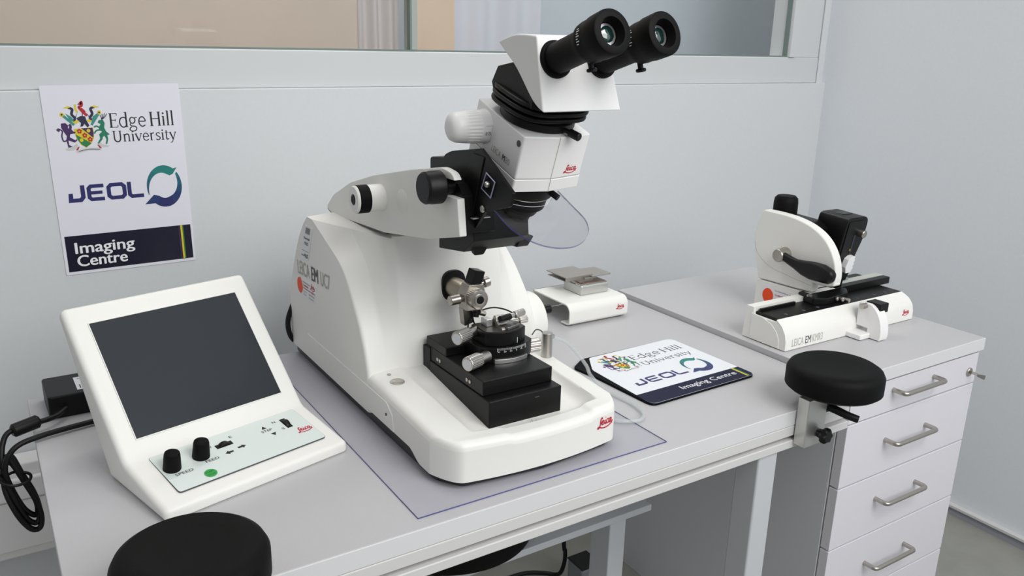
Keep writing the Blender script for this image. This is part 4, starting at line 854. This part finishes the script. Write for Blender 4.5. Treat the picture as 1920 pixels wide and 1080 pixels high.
def knife_maker():
    t = thing('glass_knife_maker', 'white bench glass knife maker with black rail on drawer cabinet', 'knife maker', (1.54, -.44, .762))
    z0 = .7635
    T = frame((1.320, 0, 0), (0, 1, 0), (0, 0, 1))      # local z = +x
    pf = [(-.513, z0), (-.5128, .782), (-.509, .797), (-.500, .811), (-.485, .8225), (-.4835, .816), (-.424, .816), (-.424, .832), (-.405, .832), (-.40, z0)]
    o = MB().at(T).prism(pf, 0, .432).build('base', WHITE, t)
    c = MB().at(frame((0, -.3, 0), (1, 0, 0), (0, 0, 1))).prism([(1.80, .84), (1.705, .84)]+[(1.712+.040*sin(a*pi/20), .800+.04*cos(a*pi/20)-.006) for a in range(11)]+[(1.7525, .75), (1.80, .75)], -.05, .30).build('cutter', BLACK); cut(o, c)
    b = MB().at(frame((1.3195, -.42, z0), (0, -1, 0), (0, 0, 1))); b.prism([(0, 0), (.078, 0), (.076, .018), (.068, .034), (.052, .047), (.030, .054), (0, .056)], -.002, .0008); b.build('end_cover', WHITE, o, bevel=.0012)
    for x, y in ((1.335, -.50), (1.335, -.41), (1.735, -.50), (1.735, -.41)): MB().cyl((x, y, .762), (x, y, .7645), .006).build('rubber_foot', BLACK, t)
    r = MB().box(1.327, 1.742, -.4835, -.424, .812, .8225).build('rail_channel', BLACKM, t, bevel=.001)
    for x in (1.365, 1.42, 1.465, 1.60, 1.66, 1.70): MB().lathe([(0, .8224), (.004, .8224), (.004, .8230), (0, .8230)], 20, (x, -.470)).build('rail_screw', DARKINK, r)
    MB().box(1.332, 1.44, -.433, -.428, .8225, .8285).build('rail_guide', BLACKM, r, bevel=.0008)
    MB().box(1.575, 1.775, -.430, -.412, .8225, .8385).build('guide_bar', BLACKM, t, bevel=.0015)
    MB().box(1.575, 1.775, -.411, -.392, .832, .8395).build('scale_strip', mat('pale_scale', 'b9bbb4', .4), t, bevel=.0008)
    MB().box(1.59, 1.76, -.391, -.35, .80, .829).build('rear_table', BLACKM, t, bevel=.001)
    c = MB().prism(fillet([(1.468, -.455), (1.495, -.470), (1.575, -.462), (1.60, -.44), (1.59, -.405), (1.48, -.405)], .004), .8225, .8375).build('carriage', BLACKM, t, bevel=.0015)
    MB().cyl((1.474, -.440, .8375), (1.474, -.440, .8405), .006).build('carriage_screw', SATIN, c)
    MB().cyl((1.545, -.462, .829), (1.549, -.486, .829), .0045).build('push_rod', STEEL, c)
    for x, y in ((1.527, -.470), (1.535, -.478)): MB().at(Matrix.Translation((x, y, .832))).lathe([(0, -.005), (.0038, -.0035), (.005, 0), (.0038, .0035), (0, .005)], 20).build('steel_ball', STEEL, c)
    # white bracket in front
    Tb = frame((1.545, 0, 0), (0, 1, 0), (0, 0, 1))
    pb = [(-.512, z0), (-.570, z0), (-.572, .772)]+[(-.572+.042*(1-cos(a)), .775+.062*sin(a)) for a in [radians(10*k) for k in range(1, 9)]]+[(-.512, .835), (-.512, .784), (-.540, .784), (-.540, .7745), (-.512, .7745)]
    b = MB().at(Tb).prism(pb, 0, .027).build('front_bracket', WHITE2, t, bevel=.0012, ang=50)
    MB().box(1.513, 1.546, -.548, -.5125, z0, .7745).build('bracket_foot', WHITE2, b, bevel=.002)
    MB().box(1.555, 1.585, -.556, -.522, .818, .8385).build('pusher_grip', BLACKM, b, bevel=.002)
    MB().cyl((1.534, -.526, .830), (1.549, -.528, .830), .0062).build('pusher_collar', SATIN, b)
    # column
    MB().at(frame((1.490, 0, 0), (0, 1, 0), (0, 0, 1))).prism(fillet([(-.278, z0), (-.43, z0), (-.43, .838), (-.280, .834)], .003), 0, .12).build('column_foot', WHITE, t, bevel=.0015)
    pd = [(-.281, .8365), (-.431, .8405), (-.431, .862), (-.452, .862), (-.470, .864)]
    pd += [(p.x, p.y) for p in catmull([(-.4835, .868, 0), (-.4850, .890, 0), (-.4800, .915, 0), (-.469, .938, 0), (-.452, .9585, 0), (-.430, .974, 0), (-.400, .986, 0), (-.362, .9935, 0), (-.320, .9960, 0), (-.280, .9960, 0)], 6)]
    pd += [(p.x, p.y) for p in catmull([(-.2735, .990, 0), (-.263, .965, 0), (-.259, .935, 0), (-.2625, .905, 0), (-.272, .875, 0)], 6)]
    d = MB().at(frame((1.490, 0, 0), (0, 1, 0), (0, 0, 1))).prism(pd, 0, .024).build('column_cover', WHITE, t, bevel=.006, seg=4, ang=55)
    arc = catmull([(-.262, .92, 0), (-.275, .893, 0), (-.31, .872, 0), (-.36, .863, 0), (-.428, .8555, 0)], 6)
    b = MB().at(frame((1.4899, 0, 0), (0, -1, 0), (0, 0, 1))); b.ribbon([(-p.x, p.y) for p in arc], .0008, .0001, smooth=False); b.build('cover_seam', mat('seam_grey', 'b4b3ae', .5), d, recalc=False)
    MB().at(frame((1.514, 0, 0), (0, 1, 0), (0, 0, 1))).prism(fillet([(-.40, .85), (-.40, .972), (-.38, .984), (-.28, .988), (-.275, .85)], [.002, .006, .02, .004, .004]), 0, .050).build('inner_body', BLACKM, t, bevel=.004)
    MB().lathe([(0, .955), (.026, .955), (.0275, .965), (.0270, 1.010), (.0255, 1.020), (.020, 1.0255), (0, 1.0265)], 64, (1.550, -.288)).build('pressure_knob', RUBBER, t, smooth=40)
    # black scoring head
    Th = frame((1.560, -.424, .850), (1, 0, 0), (0, -.024, .150))       # leaning head, local z faces the front
    fp = fillet([(.006, 0), (0, .03), (0, .1525), (.074, .1525), (.074, .10), (.062, .055), (.068, .040), (.054, 0)], [.002, .01, .012, .020, .02, .006, .006, .002], 6)
    fr = [Th @ p.to_3d() for p in fp]; h = MB().loft([fr, [p+V((0, .074, .004)) for p in fr]]).build('scoring_head', BLACKM, t, bevel=.003)
    MB().at(Th).prism(fillet([(.012, .004), (.007, .03), (.007, .144), (.066, .144), (.066, .10), (.054, .055), (.058, .04), (.048, .004)], [.002, .01, .008, .014, .02, .006, .006, .002], 5), -.001, .002).build('head_front', BLACK, h, bevel=.001)
    MB().box(1.582, 1.612, -.42, -.395, 1.001, 1.0035).build('top_recess', FOOT, h)
    MB().at(Th).box(.034, .039, .060, .112, .0018, .0026).build('slide_slot', FOOT, h)
    MB().at(Th).cyl((.052, .116, .001), (.052, .116, .015), .0088, ch=.001).build('head_screw', SATIN, h)
    MB().at(Th).cyl((.032, .078, .0015), (.032, .078, .0035), .0026).build('slot_pin', mat('brass_pin', 'b99b5a', .35, .9), h)
    wv = [(.012, .020), (.006, .034), (.010, .052), (.020, .058), (.032, .058), (.030, .0535), (.0335, .049), (.030, .0445), (.0335, .040), (.030, .0355), (.0335, .031), (.030, .0265), (.030, .020)]
    MB().at(Th).prism(fillet([(p[0]+.013, p[1]+.007) for p in wv], .0015, 3), .0, .014).build('white_lever', WHITE2, h, bevel=.0012)
    for x in (.010, .036): MB().at(Th).box(x, x+.010, -.014, .004, -.014, 0).build('head_prong', BLACKM, h, bevel=.001)
    MB().box(1.60, 1.66, -.40, -.36, .838, .845).build('catch_tray', mat('green_grey_tray', '7e8c88', .4), t, bevel=.001)
    # hub and crank handle
    hb = MB().at(frame((1.490, -.352, .9085), (0, 1, 0), (0, 0, 1))).lathe([(0, .002), (.0165, .002), (.0165, -.005), (.0145, -.012), (.0145, -.026), (.013, -.028), (0, -.0285)], 48).build('handle_hub', SATIN, t, smooth=30)
    p0 = V((1.472, -.362, .909)); P = []
    path = [(0, .0085, .008), (.015, .0095, .008), (.035, .011, .008), (.058, .0165, .010), (.08, .020, .012), (.106, .0195, .0125), (.126, .016, .012), (.132, .011, .010), (.1355, .005, .005)]
    dr = V((-.012, -1, -.13)).normalized(); up = V((0, -.13, 1)).normalized(); sd = dr.cross(up)
    rings = []
    for l, hh, ww in path:
        c = p0+dr*l-up*(.010*math.sin(min(1, l/.1)*pi)*1.0)*.6+V((-.0, 0, .0))
        rings.append([c+up*hh*math.copysign(abs(sin(a))**.75, sin(a))+sd*ww*math.copysign(abs(cos(a))**.75, cos(a)) for a in [2*pi*k/28 for k in range(28)]])
    MB().loft(rings).build('crank_handle', BLACK, hb, smooth=60)
    # sticker, name and logo
    TS = frame((1.4899, -.305, z0+.012), (0, -1, 0), (0, 0, 1))
    s = MB().at(TS).prism(fillet([(-.010, -.002), (.090, -.002), (.090, .050), (-.010, .050)], .002), -.0005, .0002).build('service_sticker', STICK, t)
    b = MB().at(TS); b.flat([(.0115+.0155*cos(k*pi/16), .028+.017*sin(k*pi/16)) for k in range(32)], .0004); b.build('disc_print', ORANGE, s, recalc=False)
    b = MB().at(TS); text(b, 'For Technical Service', .031, .068, .043, .003, 0, .0004); text(b, 'Contract No.', .031, .05, .012, .003, 0, .0004); text(b, '1 HK', .06, .075, .012, .003, 0, .0004); text(b, 'Service', .031, .043, .004, .003, 0, .0004)
    b.mi = 1; text(b, 'Tel. 0800 000 000', .031, .062, .033, .0034, .012, .0004); text(b, 'technical.service', .031, .073, .0245, .003, .012, .0004); script_logo(b, .068, .088, .034, .0004); b.build('sticker_print', [INK, RED], s, recalc=False)
    TF = frame((1.32, -.5131, z0), (1, 0, 0), (0, .03, 1))
    b = MB().at(TF); text(b, 'LEICA', .020, .056, .0065, .0155, 0, .0004); b.build('name_lettering', GREYINK, t, recalc=False); b = MB().at(TF); text(b, 'KMR3', .083, .115, .0065, .0155, 0, .0004); b.build('name_lettering', GREYINK, t, recalc=False)
    b = MB().at(TF); text(b, 'EM', .061, .0785, .0065, .0155, .004, .0004); b.build('name_lettering', DARKINK, t, recalc=False)
    b = MB().at(TF); script_logo(b, .392, .416, .013, .0008); b.build('logo', RED, t, recalc=False)
knife_maker()

def clamp_stand():
    t = thing('specimen_stand', 'small white bent metal stand carrying a steel clamp block by the wall', 'stand', (1.13, -.085, .75))
    P = [(-.012, .7995), (-.138, .7995)]+[(-.138-.019*sin(a), .7805+.019*cos(a)) for a in [radians(9*k) for k in range(1, 11)]]+[(-.157, .762)]+[(-.147-.010*cos(a), .762-.009*sin(a)) for a in [radians(15*k) for k in range(1, 7)]]+[(-.125, .753)]
    th = .0035; inn = []
    for i, p in enumerate(P):
        a = V(P[max(0, i-1)]); c = V(P[min(len(P)-1, i+1)]); d = (c-a).normalized(); inn.append((p[0]-d.y*th, p[1]+d.x*th))
    T = frame((1.046, 0, 0), (0, 1, 0), (0, 0, 1))
    MB().at(T).prism(P+inn[::-1], 0, .164).build('bent_plate', WHITE, t, bevel=.0008, smooth=35)
    MB().box(1.046, 1.21, -.0155, -.012, .7515, .7995).build('rear_leg', WHITE, t, bevel=.0006)
    for x in (1.06, 1.198):
        MB().cyl((x, -.14, .7502), (x, -.14, .7535), .006).build('rubber_foot', BLACK, t); MB().cyl((x, -.014, .7502), (x, -.014, .7535), .006).build('rubber_foot', BLACK, t)
    b = MB().box(1.112, 1.191, -.108, -.040, .7995, .8225).build('clamp_block', ALUB, t, bevel=.0035)
    MB().box(1.114, 1.189, -.104, -.044, .8225, .8245).build('block_lid', SATIN, b, bevel=.0008)
    MB().box(1.120, 1.186, -.098, -.0965, .8246, .8258).box(1.120, 1.1215, -.098, -.05, .8246, .8258).build('lid_lines', mat('copper_line', '8c6a5e', .4, .5), b)
    MB().box(1.110, 1.165, -.082, -.045, .8245, .835).build('spacer', SATIN, b)
    pl = MB().box(1.086, 1.163, -.083, .0 - .006, .8370, .8392).build('top_plate', BRUSH, t, bevel=.0006)
    MB().box(1.086, 1.163, -.083, -.081, .829, .8372).build('plate_lip', BRUSH, pl, bevel=.0005); MB().box(1.086, 1.163, -.081, -.012, .829, .8305).build('lower_fold', BRUSH, pl, bevel=.0004)
    MB().at(frame((0, 0, .8345), (1, 0, 0), (0, 1, 0))).prism(fillet([(1.155, -.092), (1.212, -.092), (1.212, -.028), (1.155, -.022)], [0, .008, .008, 0]), 0, .002).build('side_plate', BRUSH, pl, bevel=.0005)
    MB().box(1.135, 1.168, -.0905, -.0875, .8305, .8345).build('clip', SATIN, pl, bevel=.0005)
    b = MB().at(frame((1.155, -.1572, .766), (1, 0, 0), (0, 0, 1))); script_logo(b, .022, .044, .006, .0004); b.build('logo', RED, t, recalc=False)
clamp_stand()

def hose():
    P = [(.8045, -.397, .838), (.826, -.39, .8415), (.845, -.389, .8355), (.866, -.39, .8235), (.886, -.396, .801), (.896, -.412, .780), (.893, -.43, .768), (.895, -.47, .7555), (.898, -.51, .7545), (.899, -.545, .7545), (.890, -.578, .7545), (.868, -.595, .7545), (.842, -.588, .7555), (.826, -.572, .7555), (.812, -.54, .7555)]
    o = MB().tube(P, .0034, seg=14, n=8).build('clear_hose', TUBEM); tag(o, 'clear plastic hose curling from the microtome onto the desk beside the mat', 'hose')
    c = MB().cyl((.824, -.389, .8422), (.838, -.384, .8395), .0038).build('hose_ferrule', mat('grey_ferrule', '8a8b8c', .4, .5), o)
    o = MB().tube([(.50, .0-.006, .76), (.481, -.007, .775), (.473, -.007, .795), (.474, -.006, .82), (.486, -.006, .85)], .005).build('mains_cable', BLACK); tag(o, 'black cable showing behind the back left edge of the microtome', 'cable')
hose()
